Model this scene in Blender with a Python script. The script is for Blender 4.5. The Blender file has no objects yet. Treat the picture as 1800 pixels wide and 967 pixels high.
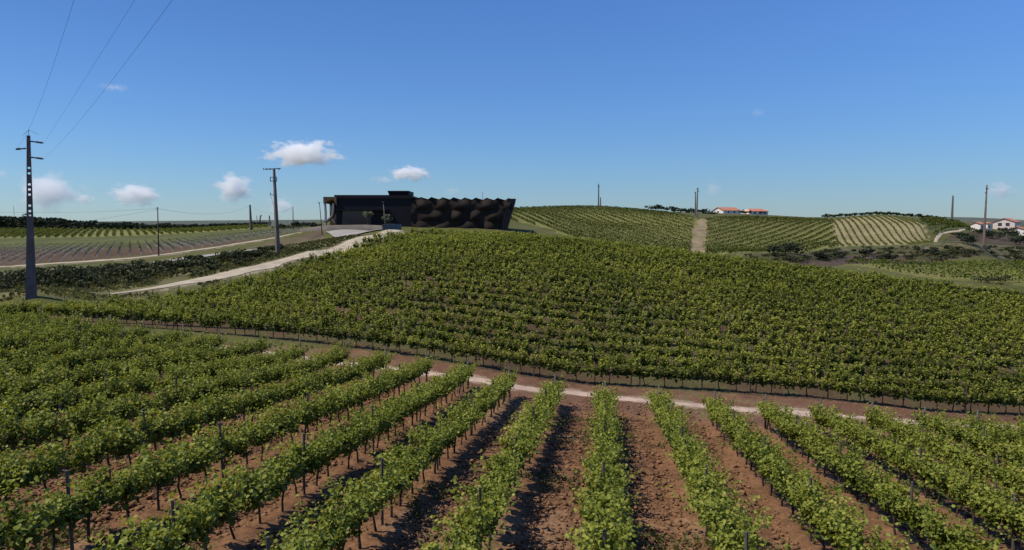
import bpy, bmesh, math, random
import numpy as np
from mathutils import Vector, Matrix

# ------------------------------------------------------------------ camera, sky, sun, exposure
S = bpy.context.scene
R = math.radians
FPX = 1216.0                                    # focal length in pixels of an 1800 wide frame
TH = math.atan(83.5 / FPX)                      # downward pitch
cam_d = bpy.data.cameras.new('camera'); cam = bpy.data.objects.new('camera', cam_d)
S.collection.objects.link(cam); S.camera = cam
cam_d.sensor_width = 36.0; cam_d.lens = 36.0 * FPX / 1800.0
cam_d.clip_start = 0.1; cam_d.clip_end = 20000
cam.location = (0, 0, 0); cam.rotation_euler = (math.pi / 2 - TH, 0, 0)

SUN_H = (-0.975, -0.22); SUN_EL = 56.0
SUN_AZ = math.atan2(SUN_H[0], SUN_H[1])
W = bpy.data.worlds.new('World'); S.world = W; W.use_nodes = True
nt = W.node_tree; nt.nodes.clear()
wo = nt.nodes.new('ShaderNodeOutputWorld'); bg = nt.nodes.new('ShaderNodeBackground')
sky = nt.nodes.new('ShaderNodeTexSky'); sky.sky_type = 'NISHITA'; sky.sun_disc = False
sky.sun_elevation = R(SUN_EL); sky.sun_rotation = (-SUN_AZ) % (2 * math.pi)
sky.air_density = 1.4; sky.dust_density = 0.0; sky.ozone_density = 6.0; sky.altitude = 0
wb = nt.nodes.new('ShaderNodeVectorMath'); wb.operation = 'MULTIPLY'; wb.inputs[1].default_value = (.43, .634, 1.0)   # white balance of the air
nt.links.new(sky.outputs[0], wb.inputs[0]); nt.links.new(wb.outputs[0], bg.inputs['Color'])
bg.inputs['Strength'].default_value = 0.118
nt.links.new(bg.outputs[0], wo.inputs['Surface'])
sd = bpy.data.lights.new('sun', 'SUN'); sd.energy = 5.0; sd.angle = R(0.5); sd.color = (1.0, 0.93, 0.80)
so = bpy.data.objects.new('sun', sd); S.collection.objects.link(so)
sdir = Vector((SUN_H[0] * math.cos(R(SUN_EL)), SUN_H[1] * math.cos(R(SUN_EL)), math.sin(R(SUN_EL))))
so.rotation_euler = sdir.to_track_quat('Z', 'Y').to_euler()
S.view_settings.view_transform = 'Standard'; S.view_settings.look = 'None'
S.view_settings.exposure = 0.0; S.view_settings.gamma = 1.0
S.cycles.max_bounces = 14; S.cycles.diffuse_bounces = 3; S.cycles.transparent_max_bounces = 8
S.cycles.transmission_bounces = 3; S.cycles.volume_bounces = 12; S.cycles.glossy_bounces = 2

rng = np.random.default_rng(11); random.seed(5)
COL = S.collection

# ------------------------------------------------------------------ surveying: from a sight line to a place on the land
def ray(u, v):
    x = u - 900.0; zc = -(v - 483.5)
    y = FPX * math.cos(TH) + zc * math.sin(TH); z = -FPX * math.sin(TH) + zc * math.cos(TH)
    return x / y, z / y
def at(u, v, d):
    rx, rz = ray(u, v); return (rx * d, d, rz * d)

def vnoise(x, y, seed=0):
    x = np.asarray(x, float); y = np.asarray(y, float)
    xi = np.floor(x).astype(np.int64); yi = np.floor(y).astype(np.int64)
    fx = x - xi; fy = y - yi; fx = fx * fx * (3 - 2 * fx); fy = fy * fy * (3 - 2 * fy)
    def h(a, b):
        n = (a * 374761393 + b * 668265263 + seed * 974634241) & 0xFFFFFFFF
        n = ((n ^ (n >> 13)) * 1274126177) & 0xFFFFFFFF
        n = n ^ (n >> 16)
        return (n & 0xFFFF) / 65535.0
    a = h(xi, yi); b = h(xi + 1, yi); c = h(xi, yi + 1); d = h(xi + 1, yi + 1)
    return a + (b - a) * fx + (c - a) * fy + (a - b - c + d) * fx * fy - 0.5
def fbm(x, y, seed=0, o=3):
    s = 0; a = 1.0; f = 1.0
    for i in range(o):
        s = s + a * vnoise(x * f, y * f, seed + i); a *= .5; f *= 2.03
    return s

RX, RZ = ray(1066, 527); _h = math.hypot(RX, 1); DX, DY = RX / _h, 1 / _h    # along the near vine rows
def sstep(a, b, x):
    t = np.clip((x - a) / (b - a), 0, 1); return t * t * (3 - 2 * t)
PL = (-5.6, -0.075, -0.0944)                     # the near vineyard's slope
def plane(x, y): return PL[0] + PL[1] * np.clip(x, -80, 80) + PL[2] * np.clip(y, -60, 60) + .00115 * np.clip(x, -22, 0) ** 2 * sstep(13, 36, y)

CP = []                                          # surveyed heights: sight (u, v) and distance, or (u, d, z)
for t in (-1.0, -.75, -.5, -.25, 0, .25, .5, .75, 1.0):
    for y in (22, 30, 35):
        CP.append((t, y, float(plane(t * y, y))))
def V(*pts):
    for (u, v, d) in pts:
        rx, rz = ray(u, v); CP.append((rx, d, rz * d))
def Z(*pts):
    for (u, d, z) in pts: CP.append(((u - 900) / FPX, d, z))
def K(h, *pts):                                  # canopy seen at (u, v): the ground lies h lower
    for (u, v, d) in pts:
        rx, rz = ray(u, v); CP.append((rx, d, rz * d - h))
FRONT = [(-60, 557, 55), (23, 561, 54), (203, 571, 52), (411, 589, 50), (596, 608, 47), (810, 640, 43.6),
         (1000, 671, 41.7), (1175, 682, 41.8), (1436, 699, 41.9), (1634, 722, 41.2), (1798, 730, 42)]
V(*FRONT)
K(1.6, (0, 538, 59), (130, 520, 60), (190, 515, 62), (300, 505, 66), (400, 487, 75), (500, 462, 85), (600, 437, 100),
  (700, 408, 116), (750, 402, 118), (890, 406, 118), (1000, 415, 115), (1100, 425, 111), (1200, 437, 108),
  (1300, 450, 104), (1400, 462, 100), (1500, 474, 97), (1600, 487, 94), (1700, 500, 92), (1800, 514, 90))
Z((720, 75, -5.1), (720, 95, -3.2), (1000, 72, -6.0), (1000, 95, -4.0), (1300, 70, -8.1), (1300, 90, -6.6),
  (1600, 66, -9.9), (1600, 82, -9.1), (1800, 65, -10.9), (400, 62, -7.6), (550, 68, -6.9), (850, 60, -7.0), (620, 85, -5.2))
V((55, 521, 62), (-60, 524, 62), (175, 517, 70), (320, 497, 79), (440, 473, 87), (500, 457, 94), (560, 443, 100), (620, 427, 108),
  (660, 415, 114), (692, 405, 121))
Z((750, 131, -1.5), (900, 136, -3.6), (1000, 140, -4.5), (1100, 140, -5.6), (1200, 140, -6.6), (1300, 136, -8.1), (1400, 131, -9.0))
V((1480, 465, 128), (1650, 464, 140), (1800, 463, 150), (1600, 480, 114), (1750, 490, 108), (1800, 503, 100), (1950, 468, 150), (1980, 510, 100))
V((1380, 447, 152), (1450, 459, 150), (1600, 456, 160), (1750, 455, 165), (1725, 430, 165), (1650, 425, 190), (1800, 440, 180), (1950, 440, 180))
V((895, 405, 165), (1100, 425, 172), (1230, 438, 172), (1230, 410, 203), (900, 368, 250), (1000, 364.5, 290), (1055, 364.5, 290), (1120, 369, 290),
  (1180, 374, 280), (1225, 382, 235), (1000, 385, 225), (1100, 395, 222), (950, 378, 222))
V((1350, 385, 255), (1350, 440, 180), (1350, 412, 213), (1470, 386, 260), (1470, 432, 190), (1300, 384, 250), (1460, 408, 222))
V((1550, 381, 262), (1500, 432, 196), (1640, 428, 192), (1620, 400, 225), (1530, 405, 225), (1640, 392, 250), (1550, 377, 285), (1470, 382, 285))
V((1640, 386, 300), (1674, 383, 300), (1400, 382, 340), (1330, 377, 400), (1262, 375, 400), (1690, 398, 300), (1650, 417, 220), (1705, 405, 262),
  (1765, 406, 330), (1820, 410, 320), (1740, 415, 230), (1800, 422, 240), (1750, 383, 520), (1820, 389, 520), (1950, 392, 480))
Z((1000, 420, 5), (1300, 560, 6), (1550, 420, 4), (900, 420, 3))
# left side
V((100, 505, 78), (250, 490, 88), (400, 465, 98), (470, 450, 104), (0, 515, 68), (-100, 518, 68))
V((0, 484, 100), (100, 476, 107), (180, 471, 111), (265, 464, 117), (350, 453, 118), (430, 442, 118), (520, 431, 120), (600, 421, 124), (-100, 490, 96))
V((90, 464, 124), (0, 470, 118), (280, 449, 130), (360, 438, 138), (440, 425, 146), (500, 415, 152), (547, 406, 158), (-100, 474, 116))
V((100, 450, 142), (100, 430, 200), (100, 418, 245), (100, 404, 320), (300, 404, 320), (420, 408, 240), (420, 416, 180), (-120, 405, 320), (-120, 435, 190), (500, 405, 210),
  (300, 430, 178), (560, 423, 135), (560, 412, 145))
V((625, 413, 131), (650, 409, 139), (590, 408, 140), (690, 402, 133), (640, 399, 149), (720, 399, 150), (890, 404, 150), (580, 397, 150),
  (640, 397, 170), (890, 400, 175), (560, 402, 175))
for u in (-350, -100, 150, 400, 650, 900, 1150, 1400, 1650, 1900, 2150):
    Z((u, 950, -3), (u, 3000, -14))
for u in (-100, 150, 400, 650): Z((u, 500, -.6))
CP = np.array(CP)
SC = 3.0
cx = np.c_[CP[:, 0] * SC, np.log(CP[:, 1]) * SC]
def tphi(r2): return np.where(r2 > 1e-12, r2 * np.log(np.maximum(r2, 1e-12)), 0.0)
_n = len(cx); _d = ((cx[:, None] - cx[None]) ** 2).sum(-1)
_A = np.zeros((_n + 3, _n + 3)); _A[:_n, :_n] = tphi(_d) + np.eye(_n) * 0.004
_P = np.c_[np.ones(_n), cx]; _A[:_n, _n:] = _P; _A[_n:, :_n] = _P.T
# solve on heights divided by distance (slopes of sight) so near and far weigh alike
_w = np.linalg.solve(_A, np.r_[CP[:, 2] / CP[:, 1] * 100, np.zeros(3)])
def tps(x, y):
    y = np.maximum(y, 20.0); t = np.clip(x / y, -1.05, 1.05) * SC; l = np.log(y) * SC
    out = np.empty_like(t)
    for i in range(0, len(t), 20000):
        a = t[i:i + 20000]; b = l[i:i + 20000]
        r2 = (a[:, None] - cx[None, :, 0]) ** 2 + (b[:, None] - cx[None, :, 1]) ** 2
        out[i:i + 20000] = tphi(r2) @ _w[:_n] + _w[_n] + _w[_n + 1] * a + _w[_n + 2] * b
    return out * y / 100
def ground(x, y):
    x = np.atleast_1d(np.asarray(x, float)); y = np.atleast_1d(np.asarray(y, float))
    w = sstep(26, 36, y)
    return plane(x, y) * (1 - w) + tps(x, y) * w
def g1(x, y): return float(ground([x], [y])[0])
_ds = np.exp(np.linspace(math.log(9), math.log(900), 1400))
def hit(u, v, dmin=9):
    rx, rz = ray(u, v); ds = _ds[_ds >= dmin]
    b = rz * ds < ground(rx * ds, ds)
    if not b.any(): return None
    i = int(np.argmax(b)); d = ds[i]
    return (rx * d, d)
def ud(u, d): return ((u - 900) / FPX * d, d)

# ------------------------------------------------------------------ helpers: meshes, objects, materials
def mesh_np(name, v, faces, mat=None, attrs=None, smooth=False):
    me = bpy.data.meshes.new(name); v = np.asarray(v, np.float32); f = np.asarray(faces, np.int32); k = f.shape[1]
    me.vertices.add(len(v)); me.vertices.foreach_set('co', v.ravel())
    me.loops.add(f.size); me.loops.foreach_set('vertex_index', f.ravel())
    me.polygons.add(len(f)); me.polygons.foreach_set('loop_start', np.arange(0, f.size, k, dtype=np.int32))
    me.polygons.foreach_set('loop_total', np.full(len(f), k, np.int32))
    if smooth: me.polygons.foreach_set('use_smooth', np.ones(len(f), bool))
    for an, a in (attrs or {}).items():
        a = np.asarray(a, np.float32)
        if a.ndim == 1:
            at_ = me.attributes.new(an, 'FLOAT', 'POINT'); at_.data.foreach_set('value', a)
        else:
            at_ = me.attributes.new(an, 'FLOAT_COLOR', 'POINT'); at_.data.foreach_set('color', np.c_[a, np.ones(len(a))].astype(np.float32).ravel())
    me.update(); me.validate()
    if mat: me.materials.append(mat)
    return me
def link(name, me, parent=None, loc=(0, 0, 0), rot=(0, 0, 0)):
    o = bpy.data.objects.new(name, me); COL.objects.link(o); o.location = loc; o.rotation_euler = rot
    if parent: o.parent = parent
    return o
def tag(o, label, cat, group=None, kind=None):
    if label: o['label'] = label
    if cat: o['category'] = cat
    if group: o['group'] = group
    if kind: o['kind'] = kind
    return o
def thing(name, label, cat, loc, group=None, rotz=0):
    o = bpy.data.objects.new(name, None); COL.objects.link(o); o.location = loc; o.rotation_euler = (0, 0, rotz)
    o.empty_display_size = .3
    return tag(o, label, cat, group)
def struct(o): o['kind'] = 'structure'; return o

class MB:                                        # a small mesh builder
    def __init__(s): s.bm = bmesh.new()
    def box(s, c, d, rot=None, taper=1.0):
        hx, hy, hz = d[0] / 2, d[1] / 2, d[2] / 2
        vs = []
        for z, t in ((-hz, 1.0), (hz, taper)):
            for x, y in ((-hx, -hy), (hx, -hy), (hx, hy), (-hx, hy)):
                p = Vector((x * t, y * t, z))
                if rot is not None: p = rot @ p
                vs.append(s.bm.verts.new(p + Vector(c)))
        for f in ((3, 2, 1, 0), (4, 5, 6, 7), (0, 1, 5, 4), (1, 2, 6, 5), (2, 3, 7, 6), (3, 0, 4, 7)):
            s.bm.faces.new([vs[i] for i in f])
        return s
    def tube(s, pts, rad, n=6, cap=True):
        pts = [Vector(p) for p in pts]; rings = []
        if not hasattr(rad, '__len__'): rad = [rad] * len(pts)
        for i, p in enumerate(pts):
            t = (pts[min(i + 1, len(pts) - 1)] - pts[max(i - 1, 0)]).normalized()
            a = t.cross(Vector((0, 1, .013)))
            if a.length < .1: a = t.cross(Vector((1, 0, 0)))
            a.normalize(); b = t.cross(a)
            rings.append([s.bm.verts.new(p + (a * math.cos(q) + b * math.sin(q)) * rad[i]) for q in [2 * math.pi * j / n for j in range(n)]])
        for r0, r1 in zip(rings, rings[1:]):
            for j in range(n): s.bm.faces.new((r0[j], r0[(j + 1) % n], r1[(j + 1) % n], r1[j]))
        if cap:
            s.bm.faces.new(rings[0][::-1]); s.bm.faces.new(rings[-1])
        return s
    def poly(s, pts): s.bm.faces.new([s.bm.verts.new(Vector(p)) for p in pts]); return s
    def mesh(s, name, mat, smooth=False, bevel=0):
        bmesh.ops.recalc_face_normals(s.bm, faces=s.bm.faces)
        if bevel:
            bmesh.ops.bevel(s.bm, geom=list(s.bm.edges), offset=bevel, segments=1, affect='EDGES')
        me = bpy.data.meshes.new(name); s.bm.to_mesh(me); s.bm.free()
        if smooth:
            for p in me.polygons: p.use_smooth = True
        me.materials.append(mat); return me

def mat(name, col, rough=.8, var=.25, scale=3.0, bump=0, spec=.3, metal=0, col2=None, coord='Object'):
    m = bpy.data.materials.new(name); m.use_nodes = True; n = m.node_tree.nodes; l = m.node_tree.links
    b = n['Principled BSDF']; b.inputs['Roughness'].default_value = rough; b.inputs['Metallic'].default_value = metal
    b.inputs['Specular IOR Level'].default_value = spec
    tc = n.new('ShaderNodeTexCoord'); nz = n.new('ShaderNodeTexNoise'); nz.inputs['Scale'].default_value = scale
    nz.inputs['Detail'].default_value = 5; l.new(tc.outputs[coord], nz.inputs['Vector'])
    rp = n.new('ShaderNodeValToRGB'); rp.color_ramp.elements[0].position = .3; rp.color_ramp.elements[1].position = .7
    c2 = col2 or tuple(min(1, c * (1 + var)) for c in col)
    rp.color_ramp.elements[0].color = (*[c * (1 - var) for c in col], 1); rp.color_ramp.elements[1].color = (*c2, 1)
    l.new(nz.outputs['Fac'], rp.inputs['Fac']); l.new(rp.outputs['Color'], b.inputs['Base Color'])
    if bump:
        bp = n.new('ShaderNodeBump'); bp.inputs['Strength'].default_value = bump; bp.inputs['Distance'].default_value = .05
        l.new(nz.outputs['Fac'], bp.inputs['Height']); l.new(bp.outputs['Normal'], b.inputs['Normal'])
    return m
def leafmat(name, dark, light, trans=.35, rough=.45, spec=.35):
    m = bpy.data.materials.new(name); m.use_nodes = True; n = m.node_tree.nodes; l = m.node_tree.links
    b = n['Principled BSDF']; out = n['Material Output']
    a = n.new('ShaderNodeAttribute'); a.attribute_name = 'tint'
    rp = n.new('ShaderNodeValToRGB'); rp.color_ramp.elements[0].color = (*dark, 1); rp.color_ramp.elements[1].color = (*light, 1)
    l.new(a.outputs['Fac'], rp.inputs['Fac']); l.new(rp.outputs['Color'], b.inputs['Base Color'])
    b.inputs['Roughness'].default_value = rough; b.inputs['Specular IOR Level'].default_value = spec
    t = n.new('ShaderNodeBsdfTranslucent'); mx = n.new('ShaderNodeMixShader'); mx.inputs['Fac'].default_value = trans
    mm = n.new('ShaderNodeMix'); mm.data_type = 'RGBA'; mm.blend_type = 'MULTIPLY'; mm.inputs['Factor'].default_value = 1.0
    mm.inputs['B'].default_value = (1.15, 1.1, .45, 1)
    l.new(rp.outputs['Color'], mm.inputs['A']); l.new(mm.outputs['Result'], t.inputs['Color'])
    l.new(b.outputs[0], mx.inputs[1]); l.new(t.outputs[0], mx.inputs[2]); l.new(mx.outputs[0], out.inputs['Surface'])
    return m

M = {}
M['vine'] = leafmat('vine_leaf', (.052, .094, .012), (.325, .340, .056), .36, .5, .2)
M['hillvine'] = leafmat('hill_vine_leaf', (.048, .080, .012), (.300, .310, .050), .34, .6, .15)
M['farvine'] = leafmat('far_vine_leaf', (.040, .056, .010), (.150, .160, .034), .25, .7, .08)
M['bush'] = leafmat('bush_leaf', (.022, .030, .012), (.085, .090, .042), .2, .7, .15)
M['sage'] = leafmat('sage_bush_leaf', (.035, .045, .022), (.12, .125, .065), .2, .7, .12)
M['tree'] = leafmat('dark_tree_leaf', (.012, .020, .012), (.040, .052, .026), .15, .7, .15)
M['olive'] = leafmat('olive_leaf', (.07, .08, .045), (.17, .18, .11), .2, .6, .2)
M['grass'] = leafmat('grass_blade', (.055, .065, .018), (.20, .18, .075), .25, .8, .1)
M['bark'] = mat('bark', (.055, .038, .028), .95, .4, 9, .5)
M['post'] = mat('weathered_post', (.080, .070, .060), .75, .3, 6)
M['concrete'] = mat('pole_concrete', (.150, .118, .098), .9, .25, 1.6, .2)
M['concrete_d'] = mat('dark_pole_concrete', (.11, .092, .08), .9, .2, 1.6)
M['pole1'] = mat('brown_grey_concrete', (.13, .10, .085), .9, .25, 1.6, .2)
M['metal'] = mat('dark_metal', (.045, .045, .05), .6, .2, 5, metal=.4)
M['ceramic'] = mat('insulator_ceramic', (.10, .07, .06), .3, .2, 8, spec=.5)
M['wire'] = mat('wire_aluminium', (.05, .05, .055), .6, .1, 3)
M['wood'] = mat('wood_pole', (.075, .06, .05), .9, .3, 4)
M['clad'] = mat('dark_cladding', (.011, .010, .012), .6, .25, .8, spec=.2)
M['relief'] = mat('wavy_relief', (.026, .019, .015), .85, .3, .6, spec=.12)
M['rust'] = mat('ochre_cladding', (.115, .075, .035), .8, .4, 1.2)
M['fin'] = mat('pale_concrete', (.36, .33, .31), .85, .15, 1.5)
M['glass'] = mat('dark_glass', (.012, .014, .018), .12, .1, 2, spec=.6)
M['frame'] = mat('window_frame', (.10, .10, .11), .5, .1, 3)
M['gwall'] = mat('grey_wall', (.125, .108, .095), .9, .18, .7, .2)
M['white'] = mat('white_render', (.72, .66, .62), .9, .08, .8)
M['cream'] = mat('pink_render', (.62, .52, .48), .9, .08, .8)
M['tile'] = mat('roof_tile', (.42, .17, .10), .85, .25, 1.5, .3)
M['crest'] = leafmat('crest_bush_leaf', (.024, .036, .014), (.075, .09, .03), .2, .7, .1)
M['hwin'] = mat('house_window', (.05, .05, .06), .3, .2, 2)
M['tube'] = mat('pale_tube', (.56, .52, .38), .7, .1, 5)
M['stone'] = mat('pale_rock', (.19, .17, .14), .95, .3, 2, .5)

# ------------------------------------------------------------------ field outlines on the land
def poly(pts):
    out = []
    for p in pts:
        q = ud(p[0], p[1]) if len(p) == 3 else hit(*p)
        out.append(q)
    return np.array(out)
def inpoly(P, x, y):
    x = np.asarray(x); y = np.asarray(y); c = np.zeros(x.shape, bool); n = len(P); j = n - 1
    for i in range(n):
        xi, yi = P[i]; xj, yj = P[j]
        cond = ((yi > y) != (yj > y)) & (x < (xj - xi) * (y - yi) / (yj - yi + 1e-12) + xi)
        c ^= cond; j = i
    return c
D = 'd'
HILL = poly([(-130, 57, D), (-60, 54.6, D), (23, 53.6, D), (203, 51.6, D), (411, 49.6, D), (596, 46.6, D), (810, 43.2, D), (1000, 41.3, D), (1798, 41.3, D), (2300, 41, D),
             (2300, 84, D), (2000, 88, D), (1800, 93, D), (1600, 97, D), (1400, 103, D), (1200, 111, D), (1100, 114, D), (1000, 118, D), (890, 121, D), (750, 121, D), (700, 117, D),
             (650, 108, D), (600, 100, D), (500, 85, D), (400, 75, D), (300, 66, D), (190, 62, D), (130, 60, D), (0, 59, D), (-130, 58, D)])
YOUNG = poly([(-120, 121, D), (0, 122, D), (90, 128, D), (280, 134, D), (360, 142, D), (440, 151, D), (500, 158, D), (548, 166, D), (530, 215, D), (420, 205, D), (250, 196, D), (100, 192, D), (-120, 186, D)])
GREEN = poly([(-120, 186, D), (100, 192, D), (250, 196, D), (420, 205, D), (530, 215, D), (480, 250, D), (200, 245, D), (-120, 240, D)])
LROWS = poly([(-120, 244, D), (100, 246, D), (250, 252, D), (480, 268, D), (440, 330, D), (200, 325, D), (-120, 318, D)])
FARL = poly([(896, 388), (960, 400), (1000, 166, D), (1100, 156, D), (1214, 150, D), (1216, 410), (1222, 386), (1150, 284, D), (1055, 292, D), (1000, 294, D), (900, 254, D)])
DIRT = poly([(1214, 150, D), (1238, 150, D), (1241, 410), (1240, 385), (1222, 385), (1216, 410)])
FARR = poly([(1240, 150, D), (1340, 160, D), (1400, 172, D), (1475, 434), (1468, 410), (1462, 387), (1400, 265, D), (1300, 262, D), (1242, 386)])
PALE = poly([(1476, 434), (1510, 432.5), (1580, 430), (1642, 426), (1628, 405), (1612, 388), (1570, 263, D), (1500, 266, D), (1463, 387), (1468, 410)])
GRNR = poly([(1645, 416), (1675, 407), (1705, 403), (1690, 295, D), (1640, 290, D), (1616, 389), (1630, 405)])
FIELD2 = poly([(1478, 127, D), (1560, 116, D), (1650, 108, D), (1760, 102, D), (1830, 99, D), (1990, 96, D), (1990, 469), (1800, 464), (1650, 465)])
SCRUB = poly([(1300, 447), (1345, 447), (1480, 437), (1645, 428), (1660, 419), (1710, 408), (1800, 415), (2000, 415), (2000, 462), (1800, 461), (1500, 464), (1475, 128, D), (1400, 118, D), (1300, 122, D)])
BANK = poly([(520, 112, D), (590, 115, D), (575, 130, D), (560, 150, D), (480, 142, D), (430, 132, D)])
VERGE = poly([(-120, 60, D), (175, 65, D), (320, 74, D), (440, 84, D), (560, 97, D), (620, 106, D), (650, 113, D), (600, 122, D), (520, 118, D), (430, 116, D), (265, 114, D), (0, 97, D), (-120, 94, D)])

def pl_dist(P, x, y):
    d = np.full(np.shape(x), 1e9)
    for (x0, y0), (x1, y1) in zip(P, P[1:]):
        dx, dy = x1 - x0, y1 - y0; t = np.clip(((x - x0) * dx + (y - y0) * dy) / (dx * dx + dy * dy + 1e-9), 0, 1)
        d = np.minimum(d, np.hypot(x - x0 - t * dx, y - y0 - t * dy))
    return d
def smooth_line(P, n=10):
    P = [Vector((p[0], p[1], 0)) for p in P]; out = []
    for i in range(len(P) - 1):
        p0 = P[max(i - 1, 0)]; p1 = P[i]; p2 = P[i + 1]; p3 = P[min(i + 2, len(P) - 1)]
        for k in range(n):
            t = k / n
            q = .5 * (2 * p1 + (p2 - p0) * t + (2 * p0 - 5 * p1 + 4 * p2 - p3) * t * t + (3 * p1 - p0 - 3 * p2 + p3) * t ** 3)
            out.append((q.x, q.y))
    out.append((P[-1].x, P[-1].y)); return np.array(out)
TR1 = smooth_line([hit(*p) for p in ((75, 576), (97, 578), (250, 594), (402, 611), (560, 633), (650, 645), (740, 656), (820, 666), (900, 679), (1000, 691), (1100, 701), (1200, 711), (1300, 719), (1400, 726), (1490, 733), (1590, 741), (1780, 751))] + [ud(1950, 37), ud(2300, 37)])
TR2 = smooth_line([ud(185, 70.3), ud(320, 79), ud(440, 87), ud(500, 94), ud(560, 100), ud(620, 108), ud(660, 114.5), ud(692, 122)])
TR3 = smooth_line([ud(-120, 115.5), ud(0, 118), ud(90, 124), ud(280, 130), ud(360, 138), ud(440, 146), ud(500, 152), ud(540, 158), ud(552, 166), ud(540, 176)])
RD = smooth_line([ud(-120, 96), ud(0, 100), ud(100, 107), ud(180, 111), ud(265, 117), ud(350, 119), ud(430, 119), ud(520, 121), ud(590, 125), ud(615, 131)])
PATHR = smooth_line([hit(1636, 426), hit(1648, 418), hit(1668, 409), hit(1690, 405), hit(1712, 404)])

# ------------------------------------------------------------------ the land: one sheet
def make_ground():
    rs = [3.0]
    while rs[-1] < 6000:
        r = rs[-1]; rs.append(r * (1.02 if r < 9 else 1.0062 if r < 48 else 1.012 if r < 340 else 1.10))
    rs = np.array(rs)
    a1 = np.linspace(-46, 46, 640); a2 = np.linspace(46, 314, 60)[1:-1]
    an = np.radians(np.r_[a1, a2]); nr, na = len(rs), len(an)
    rr, aa = np.meshgrid(rs, an, indexing='ij'); x = (rr * np.sin(aa)).ravel(); y = (rr * np.cos(aa)).ravel()
    z = ground(x, y)
    near = (y < 46) & ~inpoly(HILL, x, y)
    dt1 = pl_dist(TR1, x, y)
    cl = 1 - sstep(30, 60, y)
    trk = sstep(.5, 1.6, dt1)
    till = fbm(x / .28, y / .28, 3, 3) * .05 + fbm(x / .9, y / .9, 7, 2) * .08 + fbm(x / .11, y / .11, 9, 1) * .03
    bl = np.mod(DY * x - DX * y + 1.25, 2.5) - 1.25                 # distance to the nearest vine row
    row_ = near & (dt1 > 2.2) & (y < 36)
    z = z + row_ * (.07 * np.exp(-(bl / .28) ** 2) - .05 * (np.exp(-((np.abs(bl) - .72) / .14) ** 2)))
    z = z + till * cl * (.25 + .75 * trk) + fbm(x / 6, y / 6, 21, 2) * .12 * sstep(40, 60, y)
    # colours of the ground; the far land has haze painted in
    n1 = fbm(x / 5, y / 5, 31, 3); n2 = fbm(x / 1.1, y / 1.1, 41, 3); n3 = fbm(x / 25, y / 25, 51, 2)
    jx = x + n1 * 1.6 * np.clip(y / 120, .2, 2); jy = y + n2 * 2.0 * np.clip(y / 120, .2, 2)
    c = np.empty((len(x), 3)); c[:] = (.085, .086, .026)
    c += (n1 * .03)[:, None] * np.array((1.1, .8, .5))
    def put(m, col, var=.0, nn=n1, blend=1.0):
        cc = np.array(col)[None] * (1 + var * nn[m])[:, None]; c[m] = c[m] * (1 - blend) + cc * blend
    far = np.hypot(x, y) > 520; put(far, (.085, .098, .075), .4, n3)  # distant land lightened, horizon haze put into its colour
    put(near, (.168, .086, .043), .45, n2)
    m = near & (n1 + .5 * n2 > .38); put(m, (.185, .106, .058), .35, n2)
    hl = near & (dt1 < 4.5) & (y > 32); put(hl, (.150, .080, .047), .4, n2)
    hg = hl & (n1 + n2 * .6 > .30); put(hg, (.12, .10, .045), .4, n2, .5)
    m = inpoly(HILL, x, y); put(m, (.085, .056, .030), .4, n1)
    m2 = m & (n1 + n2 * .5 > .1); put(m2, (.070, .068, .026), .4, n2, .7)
    put(inpoly(VERGE, jx, jy), (.110, .105, .042), .8, n1)
    vy = inpoly(VERGE, jx, jy) & (n1 - n2 * .6 > .2); put(vy, (.17, .135, .07), .5, n2, .7)
    yg = inpoly(YOUNG, jx, jy); put(yg, (.088, .056, .034), .35, n1)
    put(yg & (jy + jx * .25 > 140 + 10 * n1), (.062, .068, .024), .4, n2, .65)
    put(inpoly(GREEN, jx, jy), (.085, .092, .030), .4, n1)
    put(inpoly(LROWS, jx, jy), (.165, .165, .055), .3, n1)
    put(inpoly(FARL, jx, jy), (.150, .148, .044), .25, n1)
    put(inpoly(FARR, jx, jy), (.150, .148, .044), .25, n1)
    put(inpoly(DIRT, jx, jy), (.215, .165, .095), .5, n2)
    put(inpoly(PALE, jx, jy), (.235, .198, .105), .3, n1)
    put(inpoly(GRNR, jx, jy), (.090, .100, .036), .4, n1)
    sc = inpoly(SCRUB, jx, jy); put(sc, (.060, .060, .022), .8, n1)
    put(sc & (n3 + n1 * .7 > .12), (.070, .050, .036), .6, n2)
    put(sc & (n1 * .6 - n3 > .32), (.11, .098, .05), .5, n2)
    put(inpoly(FIELD2, jx, jy), (.150, .142, .042), .3, n1)
    bk = inpoly(BANK, jx, jy); put(bk, (.115, .085, .055), .7, n1)
    put(bk & (n1 + n2 * .5 > .1), (.085, .08, .035), .5, n2)
    m = (dt1 < .8 + n2 * .9) & (y > 30); put(m, (.27, .20, .14), .3, n2, .75)
    m = (x > ud(300, 77)[0]) & (pl_dist(TR2, x, y) < 1.8 + n2 * 1.6); put(m, (.27, .225, .155), .25, n2, .7)
    m = pl_dist(TR3, x, y) < 2.3 + n2 * 2; put(m, (.28, .225, .16), .3, n2, .8)
    idx = np.arange(nr * na).reshape(nr, na)
    q = np.stack([idx[:-1], np.roll(idx[:-1], -1, 1), np.roll(idx[1:], -1, 1), idx[1:]], -1).reshape(-1, 4)
    m = bpy.data.materials.new('soil_and_grass'); m.use_nodes = True; n = m.node_tree.nodes; l = m.node_tree.links
    b = n['Principled BSDF']; b.inputs['Roughness'].default_value = .95; b.inputs['Specular IOR Level'].default_value = .12
    a = n.new('ShaderNodeAttribute'); a.attribute_name = 'ground_color'
    tc = n.new('ShaderNodeTexCoord'); nz = n.new('ShaderNodeTexNoise'); nz.inputs['Scale'].default_value = 5.5; nz.inputs['Detail'].default_value = 8; nz.inputs['Roughness'].default_value = .65
    l.new(tc.outputs['Object'], nz.inputs['Vector'])
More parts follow.
